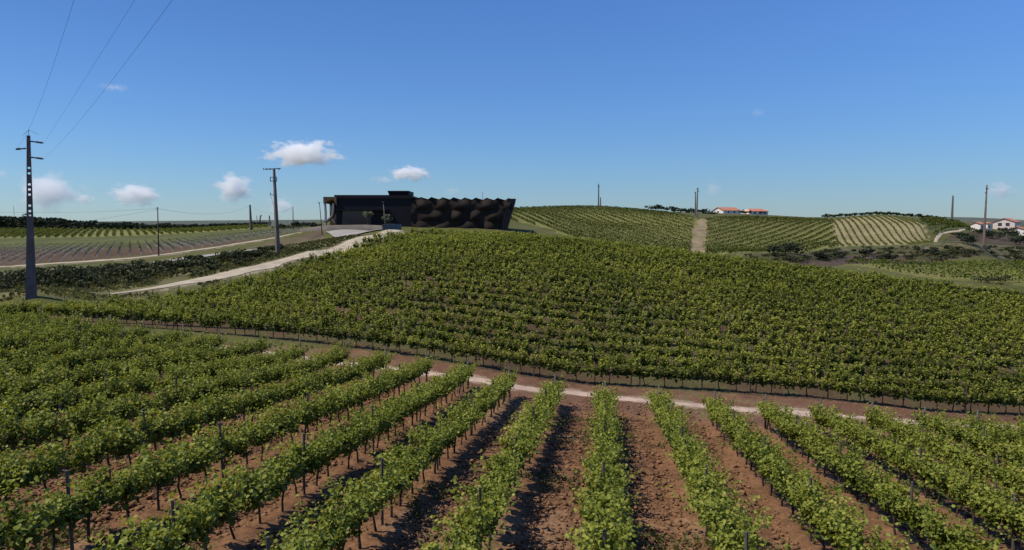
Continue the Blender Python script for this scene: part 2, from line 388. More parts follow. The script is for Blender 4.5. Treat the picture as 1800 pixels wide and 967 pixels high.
    rp = n.new('ShaderNodeMapRange'); rp.inputs['From Min'].default_value = .3; rp.inputs['From Max'].default_value = .7; rp.inputs['To Min'].default_value = .62; rp.inputs['To Max'].default_value = 1.38
    l.new(nz.outputs['Fac'], rp.inputs['Value'])
    mm = n.new('ShaderNodeVectorMath'); mm.operation = 'SCALE'; l.new(a.outputs['Color'], mm.inputs[0]); l.new(rp.outputs[0], mm.inputs['Scale'])
    l.new(mm.outputs[0], b.inputs['Base Color'])
    bp = n.new('ShaderNodeBump'); bp.inputs['Strength'].default_value = .7; bp.inputs['Distance'].default_value = .08
    l.new(nz.outputs['Fac'], bp.inputs['Height']); l.new(bp.outputs['Normal'], b.inputs['Normal'])
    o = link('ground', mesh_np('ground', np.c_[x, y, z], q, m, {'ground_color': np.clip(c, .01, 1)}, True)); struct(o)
make_ground()

def strip(name, line, width, m, lift=.03, wob=.25, seed=0, taper=0):
    L = np.asarray(line); seg = np.hypot(*np.diff(L, axis=0).T); s = np.r_[0, np.cumsum(seg)]
    n = int(s[-1] / .8); t = np.linspace(0, s[-1], n); x = np.interp(t, s, L[:, 0]); y = np.interp(t, s, L[:, 1])
    dx = np.gradient(x); dy = np.gradient(y); h = np.hypot(dx, dy); nx, ny = -dy / h, dx / h
    vs = []; w0 = width / 2 * (1 + wob * 2 * fbm(t / 3, t * 0, seed, 2)); w1 = width / 2 * (1 + wob * 2 * fbm(t / 3, t * 0 + 9, seed, 2))
    if taper: tp = np.minimum(1, .12 + t / taper); w0 = w0 * tp; w1 = w1 * tp
    k = 5
    for j in range(k):
        f = j / (k - 1); off = -w0 * (1 - f) + w1 * f
        px, py = x + nx * off, y + ny * off
        edge = .0 if 0 < j < k - 1 else -.05
        vs.append(np.c_[px, py, ground(px, py) + fbm(px / 6, py / 6, 21, 2) * .12 * sstep(40, 60, py) + lift + edge])
    v = np.concatenate(vs); idx = np.arange(k * n).reshape(k, n)
    q = np.stack([idx[:-1, :-1], idx[:-1, 1:], idx[1:, 1:], idx[1:, :-1]], -1).reshape(-1, 4)
    return struct(link(name, mesh_np(name, v, q, m, None, True)))
M['sand'] = mat('pale_sandy_dirt', (.40, .29, .215), .95, .22, 1.3, .5)
M['chalk'] = mat('pale_chalky_dirt', (.37, .31, .225), .95, .2, .6, .4)
M['beige'] = mat('beige_dirt', (.37, .30, .215), .95, .18, .5, .3)
M['asphalt'] = mat('pale_asphalt', (.27, .245, .22), .9, .12, .4)
strip('dirt_track', TR1, 1.15, M['sand'], .035, .45, 3)
strip('dirt_track', TR2, 3.0, M['chalk'], .10, .22, 5, 16)
strip('dirt_track', TR3, 2.6, M['beige'], .12, .3, 6)
strip('road', RD, 4.4, M['asphalt'], .14, .03, 7)
strip('path', PATHR, 1.1, M['beige'], .13, .3, 8)
# paved forecourt below the curved wall
def loft(name, A, B, m, lift, k=8):
    A = smooth_line(A, 6); B = smooth_line(B, 6); n = len(A); vs = []
    for j in range(k):
        P = A + (B - A) * j / (k - 1); vs.append(np.c_[P, ground(P[:, 0], P[:, 1]) + lift])
    idx = np.arange(k * n).reshape(k, n); q = np.stack([idx[:-1, :-1], idx[:-1, 1:], idx[1:, 1:], idx[1:, :-1]], -1).reshape(-1, 4)
    return struct(link(name, mesh_np(name, np.concatenate(vs), q, m, None, True)))
loft('paved_forecourt', [ud(606, 124), ud(620, 125), ud(645, 126), ud(676, 126.5)], [ud(572, 144.5), ud(615, 142.5), ud(655, 140.5), ud(690, 137.5)], M['asphalt'], .2)

# ------------------------------------------------------------------ leaves
def leaf_geo(P, size, nrm, fine):
    n = len(P); nrm = nrm / (np.linalg.norm(nrm, axis=1, keepdims=True) + 1e-9)
    r = rng.normal(size=(n, 3)); t = np.cross(nrm, r); t /= (np.linalg.norm(t, axis=1, keepdims=True) + 1e-9); b = np.cross(nrm, t)
    s = size[:, None]
    if fine:                                     # a folded, broad, pointed leaf of two halves
        v = np.stack([P - t * .42 * s, P - t * .2 * s + b * .46 * s + nrm * .14 * s, P + t * .26 * s + b * .36 * s + nrm * .12 * s, P + t * .55 * s - nrm * .10 * s,
                      P + t * .26 * s - b * .36 * s + nrm * .12 * s, P - t * .2 * s - b * .46 * s + nrm * .14 * s], 1).reshape(-1, 3)
        i = np.arange(n)[:, None] * 6
        f = np.concatenate([i + np.array([[0, 1, 2, 3]]), i + np.array([[0, 3, 4, 5]])]); k = 6
    else:
        w = (.38 + .22 * rng.random(n))[:, None] * s
        v = np.stack([P - t * .5 * s, P + b * w, P + t * .5 * s, P - b * w], 1).reshape(-1, 3)
        f = np.arange(n)[:, None] * 4 + np.array([[0, 1, 2, 3]]); k = 4
    return v, f, k
def leaf_mesh(name, P, size, nrm, tint, m, fine=False):
    v, f, k = leaf_geo(P, size, nrm, fine)
    return mesh_np(name, v, f, m, {'tint': np.repeat(np.clip(tint, 0, 1), k)})

# trunks and posts: a few shapes, shared by every vine row
def trunk_mesh(h, r):
    pts = [(0, 0, -.12)]; x = y = 0
    for i in range(1, 6):
        x += random.uniform(-.035, .035); y += random.uniform(-.035, .035); pts.append((x, y, h * i / 5))
    a = random.uniform(0, 3)
    mb = MB().tube(pts, [r * 1.35, r * 1.05, r, r * .95, r, r * 1.15], 6)
    for sg in (1, -1):                           # the two arms of the cordon
        mb.tube([(x, y, h * .97), (x + .03, y + sg * .18, h + .06), (x, y + sg * .45, h + .08)], [r * .9, r * .7, r * .45], 5)
    return mb.mesh('trunk', M['bark'], True)
TRUNKS = [trunk_mesh(.68 + .05 * i, .026 + .003 * (i % 3)) for i in range(6)]
POSTM = MB().box((0, 0, .72), (.055, .055, 1.75), taper=.95).mesh('post', M['post'], bevel=.006)
ENDPOST = MB().tube([(0, 0, -.15), (0, 0, 1.7)], [.05, .045], 7).mesh('end_post', M['post'], True)

def vine_canopy(px, py, dx, dy, zg, vig, nsh, npl, fine, smin, smax, hbase=.68, lean=.30):
    """leaves of many vines at px,py along direction dx,dy; shoots rise from the cordon and arch outwards"""
    n = len(px); P = []; N = []; Sz = []; T = []
    k = n * nsh
    vi = np.repeat(np.arange(n), nsh); v = vig[vi]
    al = rng.uniform(-.55, .55, k); lat0 = rng.normal(0, .07, k); h0 = hbase + rng.uniform(-.06, .16, k)
    L = (.45 + .55 * rng.random(k)) * v; ll = rng.normal(0, lean, k); la = rng.normal(0, .22, k); dr = rng.uniform(.1, .75, k) * np.sign(ll)
    sh_t = rng.normal(0, .10, k)
    m = k * npl; si = np.repeat(np.arange(k), npl); t = rng.random(m) ** .8
    Ls = L[si]; along = al[si] + la[si] * t * Ls; lat = lat0[si] + ll[si] * t * Ls * 1.1 + dr[si] * .42 * t * t * Ls
    up = h0[si] + t * Ls * np.sqrt(np.clip(1 - ll[si] ** 2, .2, 1)) - np.abs(dr[si]) * .34 * t ** 2 * Ls
    o = rng.normal(0, .065, (m, 3))
    along += o[:, 0]; lat += o[:, 1]; up += o[:, 2]
    V_ = vi[si]; d0, d1 = dx[V_], dy[V_]
    x = px[V_] + d0 * along + d1 * lat; y = py[V_] + d1 * along - d0 * lat
    pos = np.c_[x, y, zg[V_] + up]
    nr = rng.normal(0, .62, (m, 3)); nr[:, 2] += .75; nr[:, 0] += d1 * np.sign(lat) * .35; nr[:, 1] += -d0 * np.sign(lat) * .35
    sz = rng.uniform(smin, smax, m) * (1.1 - .45 * t)
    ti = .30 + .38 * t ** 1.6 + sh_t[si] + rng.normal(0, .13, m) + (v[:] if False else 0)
    return pos, sz, nr, ti, V_

# ------------------------------------------------------------------ near vineyard: 25 trellised rows
def rowpt(k, a): return (DY * 2.5 * k + DX * a, -DX * 2.5 * k + DY * a)
ORD = ['', 'first', 'second', 'third', 'fourth', 'fifth', 'sixth', 'seventh', 'eighth', 'ninth', 'tenth', 'eleventh', 'twelfth', 'thirteenth', 'fourteenth', 'fifteenth']
ENDY = np.interp(np.arange(-16, 13), [-16, -13, -10, -7, -5, -3, -1, 0, 4, 12], [43.5, 42.5, 40.8, 39.8, 39, 37.6, 34.6, 32.3, 32.2, 32.8])
def near_row(k):
    yend = ENDY[k + 16] + random.uniform(-.3, .3)
    aend = (yend + DX * 2.5 * k) / DY
    pts = []
    a = aend - .3
    while True:
        x, y = rowpt(k, a)
        if y < 8.5: break
        if abs(x) < y * .76 + 4.5 and y > 10: pts.append((x, y))
        a -= 1.0 + random.uniform(-.12, .12)
    if len(pts) < 2: return
    lab = 'leafy vine row running nearly straight up the middle of the foreground, seen end on' if k == 0 else \
        '%s trellised vine row to the %s of the central straight foreground row' % (ORD[abs(k)], 'left' if k < 0 else 'right')
    x0, y0 = pts[len(pts) // 2]
    root = thing('vine_row', lab, 'vine row', (x0, y0, g1(x0, y0)), 'vine rows of the near vineyard')
    Lx, Ly, Lz = root.location
    px = np.array([p[0] for p in pts]); py = np.array([p[1] for p in pts]); zg = ground(px, py)
    px = px + rng.normal(0, .04, len(px))
    vig = np.clip(1.0 + rng.normal(0, .10, len(px)) + .5 * fbm(px / 4, py / 4, 77, 2) * .5, .62, 1.28)
    vig[rng.random(len(px)) < .03] *= .7
    dist = np.hypot(px, py)
    nd = len(px); dx = np.full(nd, DX); dy = np.full(nd, DY)
    pos, sz, nr, ti, V_ = vine_canopy(px, py, dx, dy, zg, vig * 1.06, 22, 37, True, .06, .145, .60, .27)
    zz_ = pos[:, 2] - zg[V_]; kp = zz_ > .36 + .25 * rng.random(len(zz_)); pos, sz, nr, ti, V_ = pos[kp], sz[kp], nr[kp], ti[kp], V_[kp]
    ti += .26 * fbm(px / 3 + 5, py / 3, 81, 2)[V_] + .30 * np.clip(pos[:, 2] - zg[V_] - 1.05, -.5, .5)  # leaves lighter with height: light on the canopy tops put into the tint
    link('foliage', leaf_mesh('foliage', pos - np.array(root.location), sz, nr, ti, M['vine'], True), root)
    for i in range(nd):
        link('trunk', random.choice(TRUNKS), root, (px[i] - Lx, py[i] - Ly, zg[i] - Lz), (random.uniform(-.09, .09), random.uniform(-.09, .09), -math.atan2(DX, DY) + random.choice((0, math.pi))))
    a = aend - .05; i = 0
    while True:
        x, y = rowpt(k, a)
        if y < 9.5: break
        if abs(x) < y * .76 + 4:
            link('end_post' if i == 0 else 'post', ENDPOST if i == 0 else POSTM, root, (x - Lx, y - Ly, g1(x, y) - Lz + (0 if i == 0 else random.uniform(-.08, .08))), (random.uniform(-.03, .03), random.uniform(-.03, .03), random.random()))
        i += 1; a -= 5.2
for k in range(-15, 12): near_row(k)

# clods of the tilled earth
def clods():
    n = 52000
    y = 10 + 27 * rng.random(n) ** 1.5; x = (rng.random(n) * 2 - 1) * (y * .76 + 2)
    s = rng.gamma(2.0, .013, n) + .012; s = np.minimum(s, .10)
    keep = pl_dist(TR1, x, y) > .9; x, y, s = x[keep], y[keep], s[keep]; n = len(x)
    z = ground(x, y) + fbm(x / .28, y / .28, 3, 3) * .05 + fbm(x / .9, y / .9, 7, 2) * .08 + s * .25
    base = np.array([(1, 0, 0), (-1, 0, 0), (0, 1, 0), (0, -1, 0), (0, 0, 1), (0, 0, -1), (.6, .6, .55), (-.6, .6, .5), (.6, -.6, .5), (-.6, -.6, .55)])
    bf = np.array([(0, 6, 8), (0, 2, 6), (2, 7, 6), (2, 1, 7), (1, 9, 7), (1, 3, 9), (3, 8, 9), (3, 0, 8), (6, 4, 8), (6, 7, 4), (7, 9, 4), (9, 8, 4), (0, 5, 2), (2, 5, 1), (1, 5, 3), (3, 5, 0)])
    v = base[None] * (.75 + .5 * rng.random((n, 10, 1))) * s[:, None, None] * np.c_[np.ones(n), rng.uniform(.6, 1.3, n), rng.uniform(.55, .9, n)][:, None]
    a = rng.random(n) * 6.28; ca, sa = np.cos(a)[:, None], np.sin(a)[:, None]
    v = np.stack([v[..., 0] * ca - v[..., 1] * sa, v[..., 0] * sa + v[..., 1] * ca, v[..., 2]], -1) + np.c_[x, y, z][:, None]
    f = (np.arange(n)[:, None, None] * 10 + bf[None]).reshape(-1, 3)
    m = mat('earth_clod', (.180, .094, .047), .95, .4, 2.5, coord='Object')
    o = link('soil_clods', mesh_np('soil_clods', v.reshape(-1, 3), f, m)); tag(o, 'loose clods of reddish brown earth between the near vine rows', 'soil clods', kind='stuff')
clods()

# ------------------------------------------------------------------ hillside vineyard: rows across the slope
FX = np.array([ud(u, d) for (u, v, d) in FRONT]); FX = np.r_[[(-90, 57.5)], FX, [(120, 42)]]
def hill_row(i):
    xs = np.arange(-75, 78, 1.1) + rng.uniform(-.5, .5); xs = xs + rng.normal(0, .1, len(xs))
    y0 = np.interp(xs, FX[:, 0], FX[:, 1]); ys = y0 + 2.8 * i
    ok = inpoly(HILL, xs, ys + .35) & (np.abs(xs) < ys * .74 + 6)
    gap = fbm(xs / 9, ys / 6, 91, 2)
    ok &= (rng.random(len(xs)) > .01 + .12 * (gap > .55))
    xs, ys = xs[ok], ys[ok]
    if len(xs) < 2: return
    zg = ground(xs, ys); n = len(xs)
    lab = {0: 'front vine row of the hillside, its bare trunks showing above the sandy track', 1: 'vine row just behind the front row of the hillside'}.get(i, 'dense green vine row across the near hillside, one of many merging towards the ridge')
    j = n // 2
    root = thing('vine_row', lab, 'vine row', (xs[j], ys[j], zg[j]), 'vine rows across the near hillside'); Ls = np.array(root.location)
    e = 1.0; sl = (np.interp(xs + e, FX[:, 0], FX[:, 1]) - np.interp(xs - e, FX[:, 0], FX[:, 1])) / 2; h = np.hypot(1, sl)
    vig = np.clip(1.16 + rng.normal(0, .08, n) + .18 * fbm(xs / 8, ys / 5, 93, 2), .7, 1.65)
    if i < 4: a, b, s0, s1, fine = 19, 19, .11, .23, False
    elif i < 14: a, b, s0, s1, fine = 16, 15, .14, .27, False
    else: a, b, s0, s1, fine = 13, 11, .19, .34, False
    pos, sz, nr, ti, V_ = vine_canopy(xs, ys, 1 / h, sl / h, zg, vig, a, b, fine, s0, s1, .54, .12)
    ti += .42 * fbm(xs / 9, ys / 6, 95, 3)[V_] + rng.normal(0, .07, n)[V_] + .62 * np.clip((pos[:, 2] - zg[V_] - 1.1), -.5, .5)  # last term paints sunlit tops and darker undersides into the tint
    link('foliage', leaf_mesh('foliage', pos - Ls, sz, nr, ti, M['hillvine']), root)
    if i < 3:
        for q in range(n): link('trunk', random.choice(TRUNKS), root, (xs[q] - Ls[0], ys[q] - Ls[1], zg[q] - Ls[2]), (random.uniform(-.08, .08), random.uniform(-.08, .08), math.pi / 2))
    for q in range(0, n, 6 if i < 3 else 9 if i < 12 else n):
        link('post', POSTM, root, (xs[q] - Ls[0] - .3, ys[q] - Ls[1], zg[q] - Ls[2] + .12), (random.uniform(-.04, .04), random.uniform(-.04, .04), 0))
for i in range(0, 31): hill_row(i)

# ------------------------------------------------------------------ far vineyards: rows on the land beyond
def far_rows(P, pA, pB, spacing, label, group, dens, size, m, width=.42, hgt=1.5, tint=.45, skip=1, low=.35):
    (xa, ya), (xb, yb) = pA, pB; L = math.hypot(xb - xa, yb - ya); dx, dy = (xb - xa) / L, (yb - ya) / L; nx, ny = -dy, dx
    s = P[:, 0] * dx + P[:, 1] * dy; t = P[:, 0] * nx + P[:, 1] * ny; cnt = 0
    def one_row(x, y):
        n = len(x); zg = ground(x, y)
        i = np.repeat(np.arange(n), dens); k = len(i)
        al = rng.uniform(-.5, .5, k); la = rng.normal(0, width * .45, k); up = low + (hgt - low) * rng.random(k) ** .8
        pos = np.c_[x[i] + dx * al + nx * la, y[i] + dy * al + ny * la, zg[i] + up]
        nr = rng.normal(0, .7, (k, 3)); nr[:, 2] += .5
        ti = tint + rng.normal(0, .16, k) + .3 * fbm(x / 9, y / 9, 61, 2)[i] + .25 * (up - .9)
        c = np.array((x[n // 2], y[n // 2], zg[n // 2]))
        o = link('vine_row', leaf_mesh('vine_row', pos - c, rng.uniform(size * .7, size * 1.3, k), nr, ti, m), None, c)
        tag(o, label, 'vine row', group)
    for tt in np.arange(t.min() + spacing * .5, t.max(), spacing):
        ss = np.arange(s.min(), s.max(), 1.0); x = ss * dx + tt * nx; y = ss * dy + tt * ny
        ix = np.flatnonzero(inpoly(P, x, y)); X_, Y_ = x, y
        for run in np.split(ix, np.flatnonzero(np.diff(ix) > 1) + 1):
            if len(run) >= 5: one_row(X_[run], Y_[run]); cnt += 1
    return cnt
c = []
c.append(far_rows(FARL, hit(925, 375), hit(1012, 411), 3.3, 'thin green vine row on the far hillside left of the bare dirt strip', 'vine rows on the far left hillside', 13, .34, M['farvine'], .30, .78, .42, low=.1))
c.append(far_rows(FARR, hit(1330, 430), hit(1420, 398), 2.7, 'thin green vine row on the far hillside right of the bare dirt strip', 'vine rows on the far right hillside', 13, .34, M['farvine'], .30, .78, .42, low=.1))
c.append(far_rows(PALE, hit(1487, 389), hit(1515, 430), 2.05, 'sparse vine row on the pale tan far slope', 'vine rows on the pale slope', 15, .26, M['farvine'], .34, .55, .85, low=.05))
c.append(far_rows(FIELD2, hit(1560, 466), hit(1690, 482), 3.4, 'vine row in the green field beyond the right end of the near ridge', 'vine rows in the dip behind the ridge', 15, .3, M['hillvine'], .32, .85, .3, low=.1))
c.append(far_rows(LROWS, hit(60, 416), hit(84, 406), 2.6, 'short green vine row below the dark wood on the left', 'vine rows below the wood', 12, .42, M['farvine'], .42, 1.05, .75, low=.1))
c.append(far_rows(GRNR, hit(1640, 408), hit(1690, 402), 3.0, 'dark vine row on the green slope above the winding path', 'vine rows above the path', 8, .5, M['farvine'], .42, 1.4, .3))
print('rows', c)

# young vines in pale tubes
def young():
    A = hit(163, 455, 100); B = hit(185, 429, 100)
    dx, dy = B[0] - A[0], B[1] - A[1]; L = math.hypot(dx, dy); dx /= L; dy /= L; nx, ny = -dy, dx
    s = YOUNG @ np.array((dx, dy)); t = YOUNG @ np.array((nx, ny)); pts = []
    for tt in np.arange(t.min() + 1, t.max(), 1.9):
        for ss in np.arange(s.min(), s.max(), 2.1):
            pts.append((ss * dx + tt * nx + random.uniform(-.08, .08), ss * dy + tt * ny))
    P = np.array(pts); P = P[inpoly(YOUNG, P[:, 0], P[:, 1])]; P = P[np.abs(P[:, 0]) < P[:, 1] * .78]
    P = P[rng.random(len(P)) > .06]
    vis = np.abs(P[:, 0]) < P[:, 1] * .738
    order = np.argsort(np.where(vis, P[:, 1], 1e6)); near_, rest = P[order[:300]], P[order[300:]]
    tm = MB().tube([(0, 0, -.05), (0, 0, .62)], [.05, .045], 6).mesh('sleeve', M['tube'])
    lp = rng.normal(0, .09, (26, 3)) + np.array((0, 0, .74)); lm = leaf_mesh('sprout', lp, rng.uniform(.06, .12, 26), rng.normal(0, 1, (26, 3)), rng.random(26) * .6, M['bush'])
    for p in near_:
        z = g1(p[0], p[1])
        r = thing('young_vine', 'young vine in a pale protective sleeve in the brown field', 'young vine', (p[0], p[1], z), 'young vines in the brown field', random.random() * 6)
        s_ = random.uniform(.8, 1.15); r.scale = (s_, s_, s_)
        link('sleeve', tm, r); link('sprout', lm, r)
    z = ground(rest[:, 0], rest[:, 1]); n = len(rest)
    a = np.arange(5) * 2 * math.pi / 5; ring = np.c_[np.cos(a), np.sin(a)] * .045
    hh = rng.uniform(.5, .72, n)
    v = np.concatenate([np.concatenate([np.broadcast_to(rest[:, None], (n, 5, 2)) + ring[None], np.broadcast_to(z[:, None, None], (n, 5, 1))], -1),
                        np.concatenate([np.broadcast_to(rest[:, None], (n, 5, 2)) + ring[None] * .9, np.broadcast_to((z + hh)[:, None, None], (n, 5, 1))], -1)], 1)
    j = np.arange(5); f = (np.arange(n)[:, None, None] * 10 + np.stack([j, (j + 1) % 5, (j + 1) % 5 + 5, j + 5], -1)[None]).reshape(-1, 4)
    o = link('young_vine_sleeves', mesh_np('young_vine_sleeves', v.reshape(-1, 3), f, M['tube'])); tag(o, 'countless pale sleeves of young vines at the back of the brown field', 'young vines', kind='stuff')
    k = 12; i = np.repeat(np.arange(n), k); pos = np.c_[rest[i] + rng.normal(0, .12, (n * k, 2)), (z + hh)[i] + rng.normal(.1, .12, n * k)]
    o2 = link('young_vine_sprouts', leaf_mesh('young_vine_sprouts', pos, rng.uniform(.08, .17, n * k), rng.normal(0, 1, (n * k, 3)), rng.random(n * k), M['grass']))
    tag(o2, 'green sprouts of young vines at the back of the brown field', 'young vines', kind='stuff')
    print('young', n)
young()

# ------------------------------------------------------------------ bushes, trees, grass
def blob_leaves(w, dp, h, n, size, z0=0, lumps=7):
    """leaf clumps spread through an uneven crown"""
    cs = np.c_[rng.normal(0, .26, lumps) * w, rng.normal(0, .26, lumps) * dp, z0 + h * rng.uniform(.3, .78, lumps)]; r = rng.uniform(.17, .33, lumps)
    i = rng.integers(0, lumps, n); d = rng.normal(size=(n, 3)); d /= np.linalg.norm(d, axis=1, keepdims=True); rad = rng.random(n) ** .45
    p = cs[i] + d * rad[:, None] * r[i][:, None] * np.array((w, dp, h)) * 1.05
    p[:, 2] = np.maximum(p[:, 2], z0 * .6 + .05)
    ti = .4 + rng.normal(0, .15, n) + rng.normal(0, .12, lumps)[i] + .15 * d[:, 2]
    return p, rng.uniform(size * .6, size * 1.3, n), d + rng.normal(0, .6, (n, 3)), ti
def bush(x, y, w, h, label, group, m, n=260, size=.28, name='bush', cat='bush'):
    r = thing(name, label, cat, (x, y, g1(x, y)), group, random.random() * 6)
    p, s, nr, ti = blob_leaves(w, w * .9, h, n, size, 0)
    link('foliage', leaf_mesh('foliage', p, s, nr, ti, M[m]), r)
    mb = MB()
    for q in range(3): mb.tube([(random.uniform(-.1, .1), random.uniform(-.1, .1), -.1), (random.uniform(-.3, .3) * w, random.uniform(-.3, .3) * w, h * .5)], [.04, .015], 5)
    link('stem', mb.mesh('stem', M['bark']), r)
    return r
def tree(x, y, w, h, label, group, m='tree', n=420, size=.6, trunk=.25, cat='tree', z=None):
    r = thing('tree', label, cat, (x, y, g1(x, y) if z is None else z), group, 0)
    p, s, nr, ti = blob_leaves(w, w, h * (1 - trunk), n, size, h * trunk, 9)
    link('crown', leaf_mesh('crown', p, s, nr, ti, M[m]), r)
    mb = MB().tube([(0, 0, -.3), (w * .02, 0, h * .35), (0, w * .02, h * .7)], [h * .03, h * .022, h * .008], 6)
    for q in range(4):
        a = q * 1.6 + random.random(); mb.tube([(0, 0, h * (.3 + .08 * q)), (math.cos(a) * w * .28, math.sin(a) * w * .28, h * (.5 + .07 * q))], [h * .012, h * .004], 5)
    link('trunk', mb.mesh('trunk', M['bark']), r)
    return r
# thicket along the verge between the paved road and the pale track
for q in range(34):
    u = -70 + q * 17 + random.uniform(-7, 7); t = min(max(u / 480, -.2), 1.1)
    d = np.interp(u, [-80, 60, 180, 300, 400, 480, 560], [80, 84, 92, 99, 104, 108, 113]) + random.uniform(-5, 4)
    sc = np.interp(u, [0, 250, 400, 560], [1.0, 1.0, .75, .5])
    bush(*ud(u, d), random.uniform(3.2, 5.2) * sc, random.uniform(1.4, 2.3) * sc, 'dark green bush in the thicket between paved road and pale track', 'bushes along the left verge', 'sage' if q % 4 == 1 else 'bush', 420, .34)
for q in range(16):
    u = -60 + q * 36 + random.uniform(-10, 10)
    d = np.interp(u, [-80, 175, 320, 440, 560], [71, 77, 85, 93, 104]) + random.uniform(-2, 3)
    bush(*ud(u, d), random.uniform(1.6, 2.8), random.uniform(.6, 1.3), 'low brownish shrub at the foot of the left thicket', 'low shrubs along the left verge', 'bush', 200, .26, 'shrub', 'shrub')
# scrub in the valley to the right
for (u, v, w, h) in ((1362, 447, 5, 2.2), (1402, 449, 7, 3.0), (1440, 457, 4, 2), (1475, 452, 4, 1.4), (1520, 447, 4, 1.3), (1700, 428, 6, 2.2), (1745, 420, 7, 2.8), (1768, 424, 8, 3.2), (1792, 430, 8, 3), (1725, 412, 6, 2.2), (1760, 410, 7, 3),
                     (1785, 415, 8, 3), (1690, 418, 4, 1.6), (1560, 455, 4, 1.1), (1640, 448, 4, 1.2), (1815, 432, 8, 3)):
    p = hit(u, v, 125); bush(p[0], p[1], w, h, 'dark bush in the scrub of the right hand valley', 'bushes in the right valley scrub', 'tree', 420, .42)
p = hit(1757, 498, 96); bush(p[0], p[1], 4.6, 1.3, 'lone low bush in the green field behind the right end of the ridge', None, 'bush', 300, .3)
for q in range(150):
    x_ = random.uniform(1300, 1810); v_ = random.uniform(436, 462); p = hit(x_, v_, 125)
    if p and inpoly(SCRUB, np.array([p[0]]), np.array([p[1]]))[0]:
        bush(p[0], p[1], random.uniform(1.5, 3.2), random.uniform(.4, .9), 'low scrubby tuft on the brown valley slope', 'low tufts on the right valley slope', 'bush', 110, .3, 'shrub', 'shrub')
for (u, v, s) in ((1518, 443, .7), (1523, 441, .5), (1612, 437, .55), (1628, 439, .45), (1440, 451, .5)):
    p = hit(u, v, 125); bm = bmesh.new(); bmesh.ops.create_icosphere(bm, subdivisions=2, radius=s)
    for vv in bm.verts: vv.co = Vector((vv.co.x * 1.5, vv.co.y, vv.co.z * .55)) * random.uniform(.8, 1.15)
    me = bpy.data.meshes.new('rock'); bm.to_mesh(me); bm.free(); me.materials.append(M['stone'])
    tag(link('rock', me, None, (p[0], p[1], g1(*p) + .1)), 'pale bare rock on the brown valley slope', 'rock', 'pale rocks on the valley slope')
# skyline: row of bushes behind the pale slope, copse behind the twin poles
for q in range(34):
    u = 1448 + q * 6.1; d = 290
    x, y = ud(u, d); bush(x, y, random.uniform(2.4, 3.4), random.uniform(.9, 1.6), 'round dark bush in the line along the crest above the pale slope', 'bushes lining the crest', 'crest', 130, .5)
for (u, w, h) in ((1148, 5, 2.6), (1160, 6, 3.2), (1172, 6, 2.6), (1190, 6, 2.4), (1205, 6, 2.6), (1219, 6, 3), (1235, 7, 3.2), (1247, 6, 2.4)):
    d = 300; x, y = ud(u, d); zz = ray(u, np.interp(u, [1148, 1250], [369, 380]))[1] * d - .3
    tree(x, y, w, h, 'small dark tree in the copse behind the two close poles', 'trees of the crest copse', 'tree', 220, .6, .1, z=min(zz, g1(x, y) + .2))
for (u, d, w, h) in ((1300, 392, 3.5, 2.4), (1308, 390, 3.5, 2.2), (1316, 392, 3, 2), (1338, 392, 4, 2)):
    x, y = ud(u, d); bush(x, y, w, h, 'dark bush in front of the two low houses on the crest', 'bushes before the crest houses', 'tree', 120, .5)
# wood on the left skyline: a mass, and the trees that stand out from it
def wood():
    n = 15000; u = rng.uniform(-130, 345, n); d = rng.uniform(335, 420, n)
    top = np.interp(u, [-130, 0, 60, 85, 157, 206, 260, 345], [381, 383, 384, 385, 391, 395.5, 398, 399.5])
    x = (u - 900) / FPX * d; z0 = ground(x, d)
    zt = (400 - top) / FPX * d + fbm(u / 9, d / 25, 5, 2) * 2.2
    z = z0 + (np.maximum(zt, z0 + 1.5) - z0) * rng.random(n) ** .6
    o = link('wood', leaf_mesh('wood', np.c_[x, d, z], rng.uniform(.8, 1.9, n), rng.normal(0, 1, (n, 3)) + np.array((0, 0, .5)), .35 + rng.normal(0, .18, n) + .3 * fbm(u / 12, d / 30, 8, 2), M['tree']))
    tag(o, 'far dark wood along the left skyline above the green rows', 'wood', kind='stuff')
wood()
for (u, vt, d, w, lab) in ((24, 375, 334, 9, 'broad dark tree standing above the left wood beside the thin mast'), (3, 380, 336, 7, 'dark tree at the left edge of the frame above the wood'),
                           (76, 383, 334, 5, 'small bump of a tree just right of the tall concrete pole above the wood'), (117, 385, 334, 5, 'small tree top rising from the middle of the wood'),
                           (216, 390, 334, 9, 'round dark tree at the right end of the wood'), (240, 396, 345, 6, 'low dark tree right of the round tree ending the wood')):
    x, y = ud(u, d); zt = ray(u, vt)[1] * d; zb = g1(x, y); tree(x, y, w, max(zt - zb, 3), lab, None, 'tree', 420, .9)
for q, (u, vt, w) in enumerate(((256, 396, 6), (268, 395, 6), (282, 396, 6), (293, 391, 7.5), (304, 394, 7), (316, 395, 7), (328, 394, 7), (340, 396, 6), (350, 398, 6), (370, 400, 6), (384, 400, 6), (396, 400, 5), (413, 397, 7), (426, 401, 5), (436, 400, 6), (450, 401, 6), (465, 400, 6))):
    d = 322 + (q % 3) * 4; x, y = ud(u, d); zb = g1(x, y); zt = ray(u, vt)[1] * d
    tree(x, y, w, max(zt - zb, 2.2), 'dark round tree in the gappy row on the skyline left of the winery', 'trees on the left skyline', 'tree', 260, .8, .12)
for (u, vt, d, w, lab) in ((498, 392, 215, 2.0, 'slim pointed dark tree just right of the transformer pole'), (510, 395, 215, 7, 'broad low dark tree behind the transformer pole'),
                           (522, 388, 215, 3.4, 'tall narrow dark tree left of the lamp post at the wall'), (540, 396, 212, 6, 'low dark tree behind the left end of the grey wall'), (551, 396, 212, 6, 'low dark tree nearest the winery on its left')):
    x, y = ud(u, d); zb = g1(x, y); zt = ray(u, vt)[1] * d; tree(x, y, w, max(zt - zb, 1.5), lab, None, 'tree', 300, .5, .1)
